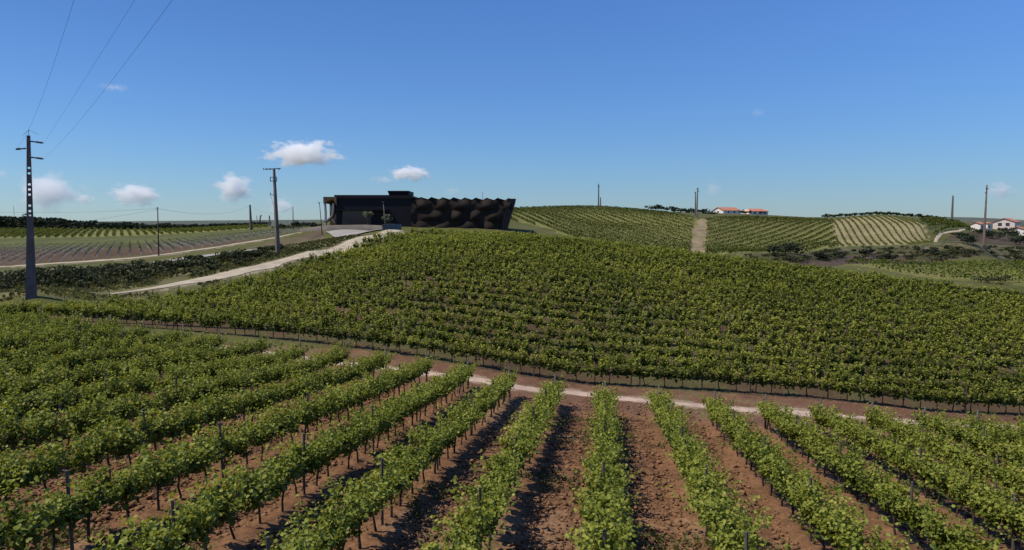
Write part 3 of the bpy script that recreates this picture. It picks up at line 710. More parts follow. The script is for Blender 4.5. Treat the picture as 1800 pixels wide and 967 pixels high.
# grass tufts on verges and headland
def grass():
    n = 60000; x = rng.uniform(-75, 5, n); y = rng.uniform(55, 125, n)
    ok = inpoly(VERGE, x, y) & (pl_dist(TR2, x, y) > 2.1) & (pl_dist(RD, x, y) > 2.6) & (fbm(x / 4, y / 4, 13, 2) > -.25); x, y = x[ok], y[ok]
    x2 = rng.uniform(-45, 45, 9000); y2 = rng.uniform(33, 55, 9000); d1 = pl_dist(TR1, x2, y2)
    ok = (d1 > .7) & (d1 < 3.4) & ~inpoly(HILL, x2, y2) & (fbm(x2 / 3, y2 / 3, 17, 2) > .26); x = np.r_[x, x2[ok]]; y = np.r_[y, y2[ok]]
    n = len(x); h = rng.uniform(.12, .42, n) * np.where(y < 56, .5, 1); z = ground(x, y) + fbm(x / 6, y / 6, 21, 2) * .12 * sstep(40, 60, y)
    nr = np.c_[rng.normal(0, 1, (n, 2)), rng.normal(0, .35, n)]
    o = link('grass', leaf_mesh('grass', np.c_[x, y, z + h * .35], h * 1.1, nr, rng.normal(.45, .2, n) + .5 * fbm(x / 6, y / 6, 19, 2), M['grass'])); tag(o, 'rough dry grass and weeds on the verges and headland', 'grass', kind='stuff')
grass()

def weeds():
    n = 16000; y = 10 + 24 * rng.random(n); x = (rng.random(n) * 2 - 1) * (y * .76 + 2)
    ok = (fbm(x / 2.2, y / 2.2, 23, 3) > .33) & (pl_dist(TR1, x, y) > 1.2); x, y = x[ok], y[ok]; n = len(x)
    bl = np.mod(DY * x - DX * y + 1.25, 2.5) - 1.25
    k = 7; i = np.repeat(np.arange(n), k); px = x[i] + rng.normal(0, .07, n * k); py = y[i] + rng.normal(0, .07, n * k)
    z = ground(px, py) + rng.uniform(.0, .14, n * k) + .02
    nr = rng.normal(0, .7, (n * k, 3)) + np.array((0, 0, .5))
    o = link('weeds', leaf_mesh('weeds', np.c_[px, py, z], rng.uniform(.03, .11, n * k), nr, rng.normal(.35, .25, n * k), M['grass'])); tag(o, 'sparse low weeds and dry stalks on the tilled earth', 'weeds', kind='stuff')
weeds()

# ------------------------------------------------------------------ the dark winery on the ridge
BD = 150.0
def bx(u): return (u - 900) / FPX * BD
def bz(v): return ray(900, v)[1] * BD
def winery():
    x0 = bx(571); zb = bz(404)
    root = thing('winery', 'long low black winery with a wavy relief facade and a zigzag roof edge', 'winery', (bx(740), BD, zb)); O = Vector(root.location)
    def part(name, mb, m, par=root, smooth=False, label=None):
        me = mb.mesh(name, m, smooth); me.transform(Matrix.Translation(-O)); o = link(name, me, root)
        if label: o['label'] = label
        return o
    # flat main block on the left
    xl, xr = bx(592), bx(724); zt = bz(343.5)
    part('main_block', MB().box(((xl + xr) / 2, BD + 11, (zt + zb - 1) / 2), (xr - xl, 22, zt - zb + 1)), M['clad'], label='flat black block with a straight parapet')
    part('parapet', MB().box(((xl + xr) / 2 - .05, BD + .1, zt - .3), (xr - xl + .5, .7, .75)), M['clad'])
    # entrance recess with glazing and doors
    zr = bz(371)
    part('window', MB().box((bx(628), BD - .04, bz(384)), (bx(652) - bx(604), .12, zr - bz(398))), M['glass'], label='wide dark glazed entrance front')
    fr = MB()
    for u in np.linspace(604, 652, 9): fr.box((bx(u), BD - .12, bz(384)), (.07, .08, zr - bz(398)))
    fr.box((bx(628), BD - .13, zr), (bx(652) - bx(604) + .1, .1, .12)); part('window_frame', fr, M['frame'])
    part('canopy', MB().box((bx(640), BD - .6, bz(369)), (bx(690) - bx(600), 1.2, .18)), M['clad'])
    # rooftop box that flares upwards, with a little fin
    mb = MB(); za, zc = bz(343), bz(334.3); a0, a1, c0, c1 = bx(681), bx(716), bx(678.6), bx(716.6)
    vs = [(a0, BD + 3, za), (a1, BD + 3, za), (a1, BD + 10, za), (a0, BD + 10, za), (c0, BD + 2.6, zc), (c1, BD + 2.6, zc), (c1, BD + 10.4, zc), (c0, BD + 10.4, zc)]
    for f in ((3, 2, 1, 0), (4, 5, 6, 7), (0, 1, 5, 4), (1, 2, 6, 5), (2, 3, 7, 6), (3, 0, 4, 7)): mb.poly([vs[i] for i in f])
    part('rooftop_box', mb, M['clad'])
    mb = MB(); f0, f1 = bx(718.5), bx(721); zf = bz(338.5)
    for yy in (BD + 2.9, BD + 3.2): mb.poly([(f0, yy, za), (f1, yy, za), (f1, yy, zf)])
    mb.poly([(f0, BD + 2.9, za), (f1, BD + 2.9, zf), (f1, BD + 3.2, zf), (f0, BD + 3.2, za)]); mb.poly([(f1, BD + 2.9, za), (f1, BD + 3.2, za), (f1, BD + 3.2, zf), (f1, BD + 2.9, zf)])
    part('fin', mb, M['clad'])
    # wavy relief facade on the right with a zigzag upper edge and a leaning end
    xa, zlow = bx(724), bz(408); NX, NZ = 200, 48; v = []
    ut, ub = 899.0, 884.0                        # right edge of the relief, top and bottom
    for j in range(NZ + 1):
        for i in range(NX + 1):
            s = j / NZ; uu = 724 + ((ub + (ut - ub) * s) - 724) * i / NX
            ph = (uu - 741) / 19.2; zig = abs((ph % 1) - .5) * 2          # 1 at a peak
            top = bz(351.4 - 5.4 * zig * (1 if uu < 898 else 0) + (uu - 724) * .012); z = zlow + (top - zlow) * s
            tier = (z - zlow) / 2.35; row = math.floor(tier); ft = tier - row
            wv = .5 + .5 * math.cos(2 * math.pi * (ph * .5 + .5 * (row % 2)) + .9 * math.sin(uu * .043 + row * 2.1))
            bulge = wv * math.sin(math.pi * ft ** .75) + .35 * math.sin(2 * math.pi * ph) * (s > .85) * (s - .85) * 4
            v.append((bx(uu), BD - .3 - .75 * bulge - .12 * math.sin(uu * .21 + row * 1.7) * math.sin(math.pi * ft), z))
    idx = np.arange((NX + 1) * (NZ + 1)).reshape(NZ + 1, NX + 1); q = np.stack([idx[:-1, :-1], idx[:-1, 1:], idx[1:, 1:], idx[1:, :-1]], -1).reshape(-1, 4)
    me = mesh_np('relief_facade', np.array(v) - np.array(O), q, M['relief'], None, True); o = link('relief_facade', me, root); o['label'] = 'undulating dark brown facade in three tiers of waves'
    # body and roof behind the relief: folded roof
    mb = MB(); us = [724 + k * 9.6 for k in range(19)]
    for k in range(18):
        za_, zb_ = (bz(351.0 - 5.2 * (abs((((u_ - 741) / 19.2) % 1) - .5) * 2) + (u_ - 724) * .012) for u_ in (us[k], us[k + 1]))
        mb.poly([(bx(us[k]), BD - .25, za_), (bx(us[k + 1]), BD - .25, zb_), (bx(us[k + 1]), BD + 22, zb_), (bx(us[k]), BD + 22, za_)])
    part('folded_roof', mb, M['clad'])
    mb = MB(); zt2 = bz(353); x1b, x1t = bx(884), bx(897)
    vs = [(xa + .05, BD + .4, zlow), (x1b, BD + .4, zlow), (x1b, BD + 21.8, zlow), (xa + .05, BD + 21.8, zlow), (xa + .05, BD + .4, zt2), (x1t, BD + .4, zt2), (x1t, BD + 21.8, zt2), (xa + .05, BD + 21.8, zt2)]
    for f in ((3, 2, 1, 0), (4, 5, 6, 7), (0, 1, 5, 4), (1, 2, 6, 5), (2, 3, 7, 6), (3, 0, 4, 7)): mb.poly([vs[i] for i in f])
    part('wave_block', mb, M['clad'])
    mb = MB(); b0, b1, t0, t1 = bx(877), bx(889.5), bx(893), bx(907); zE = bz(349.5); zl2 = bz(409)
    vs = [(b0, BD - .75, zl2), (b1, BD - .75, zl2), (b1, BD + 22.4, zl2), (b0, BD + 22.4, zl2), (t0, BD - .75, zE), (t1, BD - .75, zE), (t1, BD + 22.4, zE), (t0, BD + 22.4, zE)]
    for f in ((3, 2, 1, 0), (4, 5, 6, 7), (0, 1, 5, 4), (1, 2, 6, 5), (2, 3, 7, 6), (3, 0, 4, 7)): mb.poly([vs[i] for i in f])
    part('end_plate', mb, M['clad'], label='smooth black slab leaning outwards at the right end')
    # open left end: ochre soffit slab, pale curved ribs
    mb = MB(); e0, e1 = bx(571), bx(594); z1, z2 = bz(346.2), bz(354.5)
    n = 14; prof = []
    for i in range(n + 1):
        t = i / n; prof.append((e0 + (e1 - e0) * t, z2 - .0 + .9 * math.sin(t * math.pi * .5) * .5 - 1.3 * (1 - t) ** 3 * .3 - (.9 if t > .75 else 0) * (t - .75) * 6))
    for (p, q_) in zip(prof, prof[1:]):
        mb.poly([(p[0], BD - .5, z1), (q_[0], BD - .5, z1), (q_[0], BD - .5, q_[1]), (p[0], BD - .5, p[1])])
        mb.poly([(p[0], BD - .5, p[1]), (q_[0], BD - .5, q_[1]), (q_[0], BD + 14, q_[1]), (p[0], BD + 14, p[1])])
    mb.poly([(e0, BD - .5, z1), (e1, BD - .5, z1), (e1, BD + 14, z1), (e0, BD + 14, z1)]); mb.poly([(e0, BD - .5, z1), (e0, BD + 14, z1), (e0, BD + 14, prof[0][1]), (e0, BD - .5, prof[0][1])])
    part('end_canopy', mb, M['rust'], label='ochre brown curved overhang at the open left end')
    part('rear_wall', MB().box((bx(584), BD + 4, (bz(350) + zb) / 2), (bx(596) - bx(573.5), .5, bz(350) - zb)), M['rust'])
    def ribbon(name, pts, w, dpth, m):
        mb = MB(); P = [Vector((bx(u), 0, bz(v_))) for u, v_ in pts]
        for a, b in zip(P, P[1:]):
            d = (b - a).normalized(); nn = Vector((-d.z, 0, d.x)) * w
            for yy in (BD - .4, BD - .4 + dpth):
                mb.poly([(a - nn) + Vector((0, yy, 0)), (b - nn) + Vector((0, yy, 0)), (b + nn) + Vector((0, yy, 0)), (a + nn) + Vector((0, yy, 0))])
            mb.poly([(a + nn) + Vector((0, BD - .4, 0)), (b + nn) + Vector((0, BD - .4, 0)), (b + nn) + Vector((0, BD - .4 + dpth, 0)), (a + nn) + Vector((0, BD - .4 + dpth, 0))])
            mb.poly([(a - nn) + Vector((0, BD - .4, 0)), (b - nn) + Vector((0, BD - .4, 0)), (b - nn) + Vector((0, BD - .4 + dpth, 0)), (a - nn) + Vector((0, BD - .4 + dpth, 0))])
        part(name, mb, m)
    ribbon('curved_rib', [(588, 358), (587.5, 364), (587, 370), (586.4, 375), (585, 379), (582, 382.5), (578.5, 385.5), (575, 388), (572, 390.5)], .13, 2.2, M['fin'])
    ribbon('curved_rib', [(584, 362), (583.5, 368), (584.5, 373)], .07, 1.8, M['fin'])
    ribbon('curved_rib', [(585, 385), (588, 388), (589.5, 392)], .08, 1.5, M['fin'])
    ribbon('edge_column', [(571.6, 352), (572.6, 362), (573.2, 375), (572.8, 390), (573, 398)], .12, 1.2, M['cream'])
winery()
# curved grey retaining wall round the forecourt
def curved_wall():
    P = smooth_line([ud(532, 153), ud(575, 146.5), ud(620, 144), ud(660, 142), ud(690, 139.5), ud(703, 136), ud(704, 132), ud(695, 128.5), ud(673, 126.2)], 8)
    x0, y0 = P[len(P) // 2]; zb = ground(P[:, 0], P[:, 1])
    top = np.interp(P[:, 0] / P[:, 1] * FPX + 900, [530, 575, 640, 690, 706], [402, 396, 395, 397, 399.5]); zt = (400 - top) / FPX * P[:, 1]
    zt = np.maximum(np.where(np.arange(len(P)) > len(P) * .62, zb + 1.05, zt), zb + .5)
    dx = np.gradient(P[:, 0]); dy = np.gradient(P[:, 1]); h = np.hypot(dx, dy); nx, ny = -dy / h * .14, dx / h * .14
    rows = [np.c_[P[:, 0] + nx, P[:, 1] + ny, zb - .4], np.c_[P[:, 0] + nx, P[:, 1] + ny, zt], np.c_[P[:, 0] - nx, P[:, 1] - ny, zt], np.c_[P[:, 0] - nx, P[:, 1] - ny, zb - .4]]
    n = len(P); v = np.concatenate(rows); idx = np.arange(4 * n).reshape(4, n)
    q = np.stack([idx[:-1, :-1], idx[:-1, 1:], idx[1:, 1:], idx[1:, :-1]], -1).reshape(-1, 4)
    q = np.r_[q, [[idx[0, 0], idx[1, 0], idx[2, 0], idx[3, 0]], [idx[0, -1], idx[1, -1], idx[2, -1], idx[3, -1]]]]
    o = link('retaining_wall', mesh_np('retaining_wall', v - np.array((x0, y0, 0)), q, M['gwall']), None, (x0, y0, 0)); tag(o, 'curved grey retaining wall around the pale forecourt below the winery', 'wall')
curved_wall()
for (u, d, w, h, lab) in ((647, 146.5, 2.3, 2.2, 'round pale olive tree before the dark winery front'), (681, 143, 2.5, 2.3, 'thin pale olive tree beside the lamp post before the winery')):
    x, y = ud(u, d); tree(x, y, w, h + 1.0, lab, None, 'olive', 260, .3, .4, z=ray(u, 398)[1] * d if u < 660 else None)

# ------------------------------------------------------------------ poles
def pole(name, label, u, vb, vt, d, wb, wt, m='concrete_d', cat='pole', du=0, square=True, group=None, z=None):
    x, y, _ = at(u, vb, d); zb = g1(x, y); zt = ray(u, vt)[1] * d; H = zt - zb
    r = thing(name, label, cat, (x, y, zb), group)
    lean = du / FPX * d
    mb = MB()
    n = 4 if square else 8
    mb.tube([(0, 0, -.5), (lean * .5, 0, H * .5), (lean, 0, H)], [wb * .5 * (1.3 if square else 1), (wb + wt) * .25 * (1.3 if square else 1), wt * .5 * (1.3 if square else 1)], n)
    link('shaft', mb.mesh('shaft', M[m], not square), r)
    return r, H
def arm(r, name, p, q, rad, m='metal'): return link(name, MB().tube([p, q], rad, 6).mesh(name, M[m]), r)

def big_pole():
    d = 62.0; x, y, _ = at(55, 521, d); zb = g1(x, y); zt = ray(49, 238)[1] * d; H = zt - zb
    r = thing('power_pole', 'tall tapering concrete power pole with round holes and three side arms at far left', 'power pole', (x, y, zb))
    top = (ray(48.5, 238)[0] * d) - x
    def cxz(z): return top * z / H
    def hw(z): return np.interp(z, [0, .9, H * .45, H], [.46, .40, .26, .14])
    holes = sorted(ray(50, v)[1] * d - zb for v in (295, 304.5, 324, 333, 342, 361.5, 371, 379.5)); hr = .095
    mb = MB(); dep = .20
    def slab(za, zc, xa0, xa1, xc0, xc1, y0, y1):
        vs = [(xa0, y0, za), (xa1, y0, za), (xa1, y1, za), (xa0, y1, za), (xc0, y0, zc), (xc1, y0, zc), (xc1, y1, zc), (xc0, y1, zc)]
        for f in ((3, 2, 1, 0), (4, 5, 6, 7), (0, 1, 5, 4), (1, 2, 6, 5), (2, 3, 7, 6), (3, 0, 4, 7)): mb.poly([vs[i] for i in f])
    zs = [-.5, .9, H * .25, holes[0] - .4, H * .45, H * .7, H]; zs.sort()
    for za, zc in zip(zs, zs[1:]):
        if zc <= holes[0] - .39: slab(za, zc, cxz(za) - hw(za), cxz(za) + hw(za), cxz(zc) - hw(zc), cxz(zc) + hw(zc), -dep * .8, dep * .8)
        else:
            for s_ in (-1, 1):
                a, b = sorted((s_ * hr, s_ * hw(za))); c_, e = sorted((s_ * hr, s_ * hw(zc)))
                slab(za, zc, cxz(za) + a, cxz(za) + b, cxz(zc) + c_, cxz(zc) + e, -dep * .62, dep * .62)
    cur = holes[0] - .4
    for hz in holes + [None]:
        nx_ = H if hz is None else hz - hr
        slab(cur, nx_, cxz(cur) - hr, cxz(cur) + hr, cxz(nx_) - hr, cxz(nx_) + hr, -dep * .6, dep * .6)
        if hz is not None: cur = hz + hr
    link('shaft', mb.mesh('shaft', M['pole1']), r, (0, 0, 0), (0, 0, R(34)))
    tips = []
    for (u0, v0, u1, v1) in ((51, 248, 77, 251.5), (45, 261, 27, 262.5), (52, 276, 77, 279.5)):
        p = Vector((ray(u0, v0)[0] * d - x, 0, ray(u0, v0)[1] * d - zb)); q = Vector((ray(u1, v1)[0] * d - x, 0, ray(u1, v1)[1] * d - zb))
        arm(r, 'side_arm', p, p.lerp(q, .62), [.075, .05])
        mb = MB(); k = 5
        for i in range(k):
            a = p.lerp(q, .5 + .46 * i / k); b = p.lerp(q, .5 + .46 * (i + .6) / k); mb.tube([a, b], [.10, .055], 8)
        mb.tube([p.lerp(q, .5), q], .03, 6); link('insulator', mb.mesh('insulator', M['ceramic']), r)
        tips.append((q.x + x, d, q.z + zb))
    a = Vector((cxz(H) + .1, 0, H)); b = a + Vector((.02, 0, .5))
    mb = MB().tube([a, b], .022, 5); mb.tube([b, b + Vector((-.55, 0, -.5))], .012, 4); mb.tube([b, b + Vector((.85, 0, -.42))], .012, 4); link('top_rod', mb.mesh('top_rod', M['metal']), r)
    return tips
tips = big_pole()
# the three lines running from its arms over the viewer's head
mline = .765
for (tip, pa, pb, lab) in zip(tips, ((175, 98), (85, 140), (190, 150)), ((237, 0), (130, 0), (303, 0)), ('middle one of three black power lines crossing the upper left sky', 'leftmost of three black power lines crossing the upper left sky', 'rightmost of three black power lines crossing the upper left sky')):
    ys, zs = [tip[1]], [tip[2]]
    for (u, v) in (pa, pb):
        rx, rz = ray(u, v); yy = (tip[0] + mline * tip[1]) / (rx + mline); ys.append(yy); zs.append(rz * yy)
    print('wire', lab, ys, zs)
    cf = np.polyfit(ys, zs, 2); yy = np.linspace(tip[1], -22, 60)
    pts = [(tip[0] + mline * (tip[1] - t_) - tip[0], t_ - tip[1], float(np.polyval(cf, t_)) - tip[2]) for t_ in yy]
    tag(link('power_line', MB().tube(pts, .0045, 5).mesh('power_line', M['wire']), None, tip), lab, 'power line', 'power lines at upper left')

# transformer pole beside the pale track
r, H = pole('power_pole', 'pale power pole with a T shaped top and small brackets beside the pale track', 488.5, 441, 297, 105, .62, .30, 'concrete', 'power pole', du=-3.5)
lx = -3.5 / FPX * 105; s = 105 / FPX
arm(r, 'crossarm', (lx - 1.25, 0, H - .05), (lx + 1.0, 0, H + .08), [.07, .06])
mb = MB()
for dx_ in (-1.55, -1.15, -.6, .75): mb.tube([(lx + dx_, 0, H - .15), (lx + dx_, 0, H + .14)], [.11, .05], 8)
mb.tube([(lx - 1.6, 0, H - .08), (lx - 1.1, 0, H - .02)], .035, 5); link('insulator', mb.mesh('insulator', M['ceramic']), r)
z_ = H - 18 * s
mb = MB()
for zz in (z_ + .3, z_ - .3): mb.tube([(lx - .55, -.1, zz), (lx + .45, -.1, zz)], .045, 5)
for xx in (-.55, -.1, .4): mb.tube([(lx + xx, -.1, z_ - .35), (lx + xx, -.1, z_ + .35)], .06, 6)
link('switch_frame', mb.mesh('switch_frame', M['metal']), r)
z_ = H - 45 * s; mb = MB().tube([(lx + .1, 0, z_ - .1), (lx - .75, 0, z_ + .12)], .045, 5); mb.tube([(lx - .62, 0, z_ - .05), (lx - .6, 0, z_ + .4)], .03, 5); mb.tube([(lx - .62, 0, z_), (lx - .2, 0, z_ - 1.6)], .02, 5); link('lower_bracket', mb.mesh('lower_bracket', M['metal']), r)
link('junction_box', MB().box((.18, -.3, 3.9), (.28, .2, .45)).mesh('junction_box', M['metal']), r)
# wooden line pole by the beige track, thick tapered pole further right, and the wires between
r, H = pole('wooden_pole', 'slim wooden line pole beside the beige track in the left field', 279, 450, 364, 129, .26, .18, 'wood', 'pole', du=1, square=False); lp1 = (r.location.x, r.location.y, r.location.z + H - .25)
mb = MB()
for zz in (-.15, -.45): mb.tube([(-.28, 0, H + zz), (.28, 0, H + zz)], .035, 5)
link('crossarm', mb.mesh('crossarm', M['metal']), r)
r, H = pole('concrete_pole', 'thick tapered grey pole on the skyline left of the transformer pole', 441.5, 404, 360, 250, .85, .45, 'concrete_d', 'pole', du=-1); lp2 = (r.location.x, r.location.y, r.location.z + H - .3)
r, H = pole('wooden_pole', 'thin line pole between the transformer pole and the wall lamp', 515.5, 398, 363, 200, .3, .2, 'wood', 'pole', square=False); lp3 = (r.location.x, r.location.y, r.location.z + H - .2)
def span(a, b, sag, lab, rad=.012, g='thin wires between the left poles'):
    a = Vector(a); b = Vector(b); pts = [a.lerp(b, t) - a - Vector((0, 0, sag * 4 * t * (1 - t))) for t in np.linspace(0, 1, 24)]
    tag(link('overhead_wire', MB().tube(pts, rad, 4).mesh('overhead_wire', M['wire']), None, a), lab, 'overhead wire', g)
LP0 = at(-140, 366, 126)
span(LP0, lp1, .8, 'upper thin wire running left from the wooden line pole', .016)
span(at(-140, 415, 165), (lp1[0], lp1[1], lp1[2] - .2), 1.0, 'lower thin wire sloping down left from the wooden line pole', .014)
span(lp1, lp2, 1.9, 'thin wire sagging between the wooden line pole and the thick tapered pole', .02)
span(lp2, lp3, 2.2, 'thin wire between the thick tapered pole and the next thin pole', .02)
for (u, vb, vt, d, w, lab, du) in ((452, 404, 379, 300, .22, 'thin far pole just right of the thick tapered pole', 0), (475, 405, 379, 300, .5, 'far grey pole just left of the transformer pole', -1),
                                   (461, 405, 392, 320, .2, 'shortest far pole in the cluster behind the transformer pole', 0), (25, 384, 362, 334, .16, 'thin mast rising behind the broad tree above the left wood', 0), (257, 399, 393, 330, .2, 'tiny far post left of the wooden line pole', 0)):
    pole('far_pole', lab, u, vb, vt, d, w, w * .8, 'concrete_d', 'pole', du=du)
# leaning lattice mast
x, y, _ = at(456.5, 404, 300); zb = g1(x, y); H = ray(457, 378)[1] * 300 - zb
r = thing('lattice_mast', 'slightly leaning far lattice mast among the thin poles left of the transformer pole', 'mast', (x, y, zb)); mb = MB()
for sx in (-.3, .3):
    for sy in (-.3, .3): mb.tube([(sx, sy, -.3), (sx * .5 + .4, sy * .5, H * .8), (sx * .4 + .9, sy * .4, H)], .07, 4)
link('legs', mb.mesh('legs', M['metal']), r); mb = MB()
for i in range(12):
    z0_, z1_ = H * i / 12, H * (i + 1) / 12; o0, o1 = .4 * z0_ / H, .4 * z1_ / H; sg = .28 if i % 2 else -.28
    mb.tube([(sg * (1 - .5 * i / 12) + o0, -.2, z0_), (-sg * (1 - .5 * i / 12) + o1, -.2, z1_)], .045, 4)
link('bracing', mb.mesh('bracing', M['metal']), r)
# lamps by the forecourt
for (u, vb, vt, d, du, lab) in ((566.5, 406, 357, 142, -4, 'slightly tilted dark lamp post at the left end of the curved wall'), (678, 408, 356, 125, -3.5, 'slim grey lamp post rising before the middle of the winery')):
    r, H = pole('lamp_post', lab, u, vb, vt, d, .2, .13, 'metal' if u < 600 else 'concrete', 'lamp post', du=du, square=False); q = du / FPX * d
    link('lamp_head', MB().box((q - .05, -.1, H + .06), (.34, .5, .14), taper=.8).mesh('lamp_head', M['metal']), r)
# poles on the right
def armpole(label, u, vb, vt, d, wb, wt, m, arms, du=0):
    r, H = pole('power_pole', label, u, vb, vt, d, wb, wt, m, 'power pole', du=du); q = du / FPX * d; L = d / FPX
    for (dv, l0, l1) in arms:
        o = arm(r, 'crossarm', (q - l0 * L, 0, H - dv * L), (q + l1 * L, 0, H - dv * L), .06)
        mb = MB()
        for e in (-l0, l1): mb.tube([(q + e * L, 0, H - dv * L - .1), (q + e * L, 0, H - dv * L + .22)], [.1, .05], 6)
        link('insulator', mb.mesh('insulator', M['ceramic']), r)
armpole('taller of the two poles on the crest of the far hill behind the winery', 1052, 365, 323, 288, .5, .3, 'concrete_d', ((6, 1, 2.4), (4, 2, 1)))
armpole('shorter pole close beside the taller one on the crest of the far hill', 1055.5, 365, 347, 289, .42, .3, 'concrete_d', ())
armpole('taller right pole of the close pair above the bare dirt strip', 1224.5, 382, 330, 234, .5, .26, 'concrete', ((6, 1, 2.5), (2, 1.5, 1)), 1)
armpole('shorter left pole of the close pair at the top of the bare dirt strip', 1222, 381, 337, 240, .42, .26, 'concrete_d', ((2, 2, .6),))
armpole('thick dark tapered pole on the right skyline above the green slope', 1673.5, 383, 344, 300, .9, .5, 'concrete_d', ())
armpole('tall slim concrete pole on the right scrub slope before the pink house', 1729, 430, 325, 165, .62, .24, 'concrete', ((7, 1.5, 2), (14, 2.4, .5)), 1)
x, y, _ = at(1729, 430, 165)
link('base_block', MB().box((0, 0, .1), (1.3, 1.3, .9)).mesh('base_block', M['concrete']), [o for o in bpy.data.objects if o.get('label', '').startswith('tall slim concrete')][0])
pole('thin_mast', 'thin mast rising behind the wavy winery roof', 848.5, 352, 337.5, 178, .14, .1, 'metal', 'mast', square=False)

# ------------------------------------------------------------------ far houses
def house(label, u0, u1, vb, ve, vr, d, dep, wall, gable_left, rot=0.0, name='house', wins=(), hip=False):
    w = (u1 - u0) / FPX * d; x, y = ud((u0 + u1) / 2, d); zb = ray(900, vb)[1] * d; he = ray(900, ve)[1] * d - zb; hr = ray(900, vr)[1] * d - zb
    r = thing(name, label, 'house', (x, y, min(zb, g1(x, y) + .6)), None, rot); dz = zb - r.location.z
    he += dz; hr += dz
    mb = MB().box((0, dep / 2, (he - 1) / 2), (w, dep, he + 1))
    if gable_left:                               # ridge runs left to right: gables at both ends
        for sx in (-1, 1): mb.poly([(sx * (w / 2 - .002), 0.02, he), (sx * (w / 2 - .002), dep - .02, he), (sx * (w / 2 - .002), dep / 2, hr - .1)])
    else:
        for yy in (.02, dep - .02): mb.poly([(-w / 2, yy, he), (w / 2, yy, he), (0, yy, hr - .1)])
    link('wall', mb.mesh('wall', M[wall]), r)
    mb = MB(); o = .45; t = .18
    if gable_left:
        A = [(-w / 2 - o, -o, he - .15), (w / 2 + o, -o, he - .15), (w / 2 + o - (2 if hip else 0), dep / 2, hr), (-w / 2 - o + (2 if hip else 0), dep / 2, hr), (w / 2 + o, dep + o, he - .15), (-w / 2 - o, dep + o, he - .15)]
        F = ((0, 1, 2, 3), (3, 2, 4, 5))
        if hip: F = F + ((0, 3, 5), (1, 4, 2))
    else:
        A = [(-w / 2 - o, -o, he - .15), (0, -o, hr), (w / 2 + o, -o, he - .15), (-w / 2 - o, dep + o, he - .15), (0, dep + o, hr), (w / 2 + o, dep + o, he - .15)]
        F = ((0, 1, 4, 3), (1, 2, 5, 4))
    for f in F:
        mb.poly([A[i] for i in f]); mb.poly([(A[i][0], A[i][1], A[i][2] + t) for i in f])
        k = len(f)
        for i in range(k):
            a, b = A[f[i]], A[f[(i + 1) % k]]; mb.poly([a, b, (b[0], b[1], b[2] + t), (a[0], a[1], a[2] + t)])
    link('roof', mb.mesh('roof', M['tile']), r)
    for (side, px, pz, ww, wh) in wins:
        if side == 'front': me = MB().box((px * w / 2, -.03, pz * he), (ww, .12, wh)).mesh('window', M['hwin'])
        else: me = MB().box((-w / 2 - .03, dep * (.5 + px * .5), pz * he), (.12, ww, wh)).mesh('window', M['hwin'])
        link('window', me, r)
    return r
house('low white house with an orange tiled roof, left one of two on the crest', 1266, 1304, 375, 370.3, 364.6, 402, 9, 'white', True, R(25), wins=(('front', -.4, .55, 1.2, 1.2), ('front', .3, .55, 1.2, 1.2), ('left', 0, .5, 1.2, 1.1)))
house('low white house with a reddish tiled roof, right one of two on the crest', 1316, 1350, 376.5, 371.5, 367, 402, 9, 'white', True, R(12), wins=(('front', -.5, .5, 1.4, 1.2), ('front', .1, .5, 1.4, 1.2), ('front', .6, .5, 1.0, 1.2)), hip=True)
hr_ = house('large two storey pale pink house with a red tiled roof at the right edge', 1766, 1808, 406, 390, 384, 340, 9, 'cream', True, R(42), wins=(('left', -.35, .72, 1.6, 1.5), ('left', .35, .72, 1.6, 1.5), ('left', -.2, .25, 1.0, 1.0), ('left', .4, .25, 1.0, 1.0), ('front', -.5, .7, 1.5, 1.4), ('front', .2, .7, 1.5, 1.4), ('front', -.3, .22, 2.2, 2.0)))
link('balcony', MB().box((-2.4, -.9, 2.4), (5.5, 1.7, .2)).mesh('balcony', M['white']), hr_)
house('small cottage with an orange roof left of the slim pole on the right slope', 1719, 1731, 398, 394, 390.5, 300, 4, 'white', True, R(28), 'cottage', (('front', -.3, .5, .8, .9), ('front', .4, .5, .8, .9)))
house('small flat white outbuilding just right of the slim pole', 1733.5, 1741, 397.5, 392.8, 391, 305, 4, 'white', True, R(10), 'outbuilding', (('front', 0, .5, .7, .8),))
house('small white shed cut by the right edge of the frame below the pink house', 1796, 1810, 409, 403, 399.5, 300, 6, 'white', True, R(35), 'shed', (('left', 0, .5, .8, .9),))
house('tiny pale hut at the foot of the left wood', 86, 94, 406, 403.5, 402.3, 328, 3, 'white', True, R(20), 'hut')

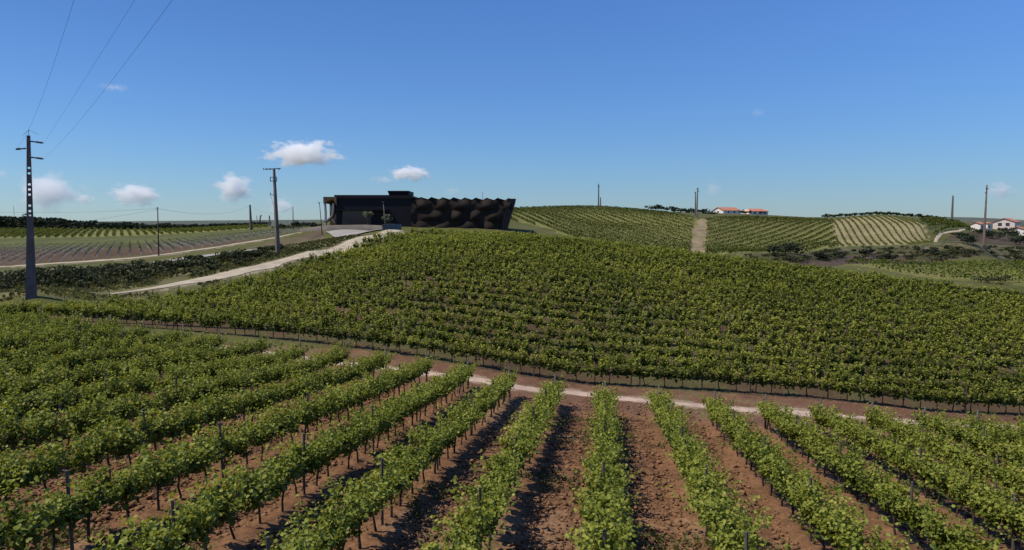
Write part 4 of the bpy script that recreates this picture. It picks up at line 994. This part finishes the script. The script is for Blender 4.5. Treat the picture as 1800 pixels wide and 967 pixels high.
# ------------------------------------------------------------------ small clouds
def cloud(label, u, v, wu, hv, d=2600, dens=.02, seed=0, soft=1.0):
    dens *= 2.3
    x, y, z = at(u, v, d); w, h = wu * 1.18 / FPX * d, hv * 1.2 / FPX * d
    m = bpy.data.materials.new('cloud_vapour'); m.use_nodes = True; n = m.node_tree.nodes; l = m.node_tree.links; n.clear()
    out = n.new('ShaderNodeOutputMaterial'); vol = n.new('ShaderNodeVolumePrincipled')
    vol.inputs['Color'].default_value = (1, 1, 1, 1); vol.inputs['Anisotropy'].default_value = .1
    tc = n.new('ShaderNodeTexCoord'); le = n.new('ShaderNodeVectorMath'); le.operation = 'LENGTH'; l.new(tc.outputs['Object'], le.inputs[0])
    nz = n.new('ShaderNodeTexNoise'); nz.inputs['Scale'].default_value = 2.1; nz.inputs['Detail'].default_value = 4; nz.inputs['Roughness'].default_value = .55
    ad = n.new('ShaderNodeVectorMath'); ad.operation = 'MULTIPLY_ADD'; ad.inputs[1].default_value = (w / h * .5 if w > h else 1, 1, 1); ad.inputs[2].default_value = (seed * 7.3, seed * 3.1, seed)
    l.new(tc.outputs['Object'], ad.inputs[0]); l.new(ad.outputs[0], nz.inputs['Vector'])
    m1 = n.new('ShaderNodeMath'); m1.operation = 'MULTIPLY_ADD'; m1.inputs[1].default_value = 1.9; m1.inputs[2].default_value = -.26; l.new(nz.outputs['Fac'], m1.inputs[0])
    m2 = n.new('ShaderNodeMath'); m2.operation = 'SUBTRACT'; l.new(m1.outputs[0], m2.inputs[0]); l.new(le.outputs['Value'], m2.inputs[1])
    m3 = n.new('ShaderNodeMapRange'); m3.inputs['From Min'].default_value = .0; m3.inputs['From Max'].default_value = .45 * soft; m3.inputs['To Max'].default_value = dens; m3.interpolation_type = 'SMOOTHSTEP'
    l.new(m2.outputs[0], m3.inputs['Value']); l.new(m3.outputs[0], vol.inputs['Density']); l.new(vol.outputs[0], out.inputs['Volume'])
    bm = bmesh.new(); bmesh.ops.create_icosphere(bm, subdivisions=3, radius=1.0); me = bpy.data.meshes.new('cloud'); bm.to_mesh(me); bm.free(); me.materials.append(m)
    o = link('cloud', me, None, (x, y, z)); o.scale = (w * .62, max(w, h) * .5, h * .66); tag(o, label, 'cloud')
cloud('largest white cloud, long and bright above the transformer pole', 535, 270, 118, 40, dens=.022, seed=1)
cloud('small white cloud just above the left half of the winery roof', 720, 305, 64, 24, dens=.022, seed=2)
cloud('puffy white cloud left of the transformer pole above the tapered pole', 412, 331, 58, 42, dens=.02, seed=3)
cloud('soft white cloud above the wooden line pole', 237, 342, 72, 36, dens=.015, seed=4)
cloud('broad hazy cloud behind the tall concrete pole on the left', 84, 338, 100, 60, dens=.010, seed=5, soft=1.3)
cloud('tiny wisp of cloud between the hazy cloud and the soft white cloud', 149, 350, 34, 16, dens=.012, seed=6)
cloud('faint pinkish cloud low behind the transformer pole', 494, 362, 50, 30, dens=.009, seed=7, soft=1.3)
cloud('faint wisp to the left of the cloud above the winery', 672, 316, 44, 14, dens=.005, seed=8, soft=1.4)
cloud('faint small cloud low over the wavy winery roof', 796, 336, 28, 14, dens=.006, seed=9, soft=1.4)
cloud('small faint cloud right of the close pair of poles', 1254, 332, 30, 28, dens=.007, seed=10, soft=1.3)
cloud('pale cloud beside the slim pole near the right edge', 1757, 336, 50, 26, dens=.009, seed=11, soft=1.3)
cloud('thin faint streak of cloud high in the left sky under the power lines', 200, 153, 52, 12, dens=.004, seed=12, soft=1.4)
cloud('very faint smudge of cloud high in the right sky', 1333, 198, 30, 16, dens=.003, seed=13, soft=1.4)
cloud('faint cloud at the left edge behind the pole arms', 3, 306, 26, 16, dens=.008, seed=14, soft=1.3)
print('done')
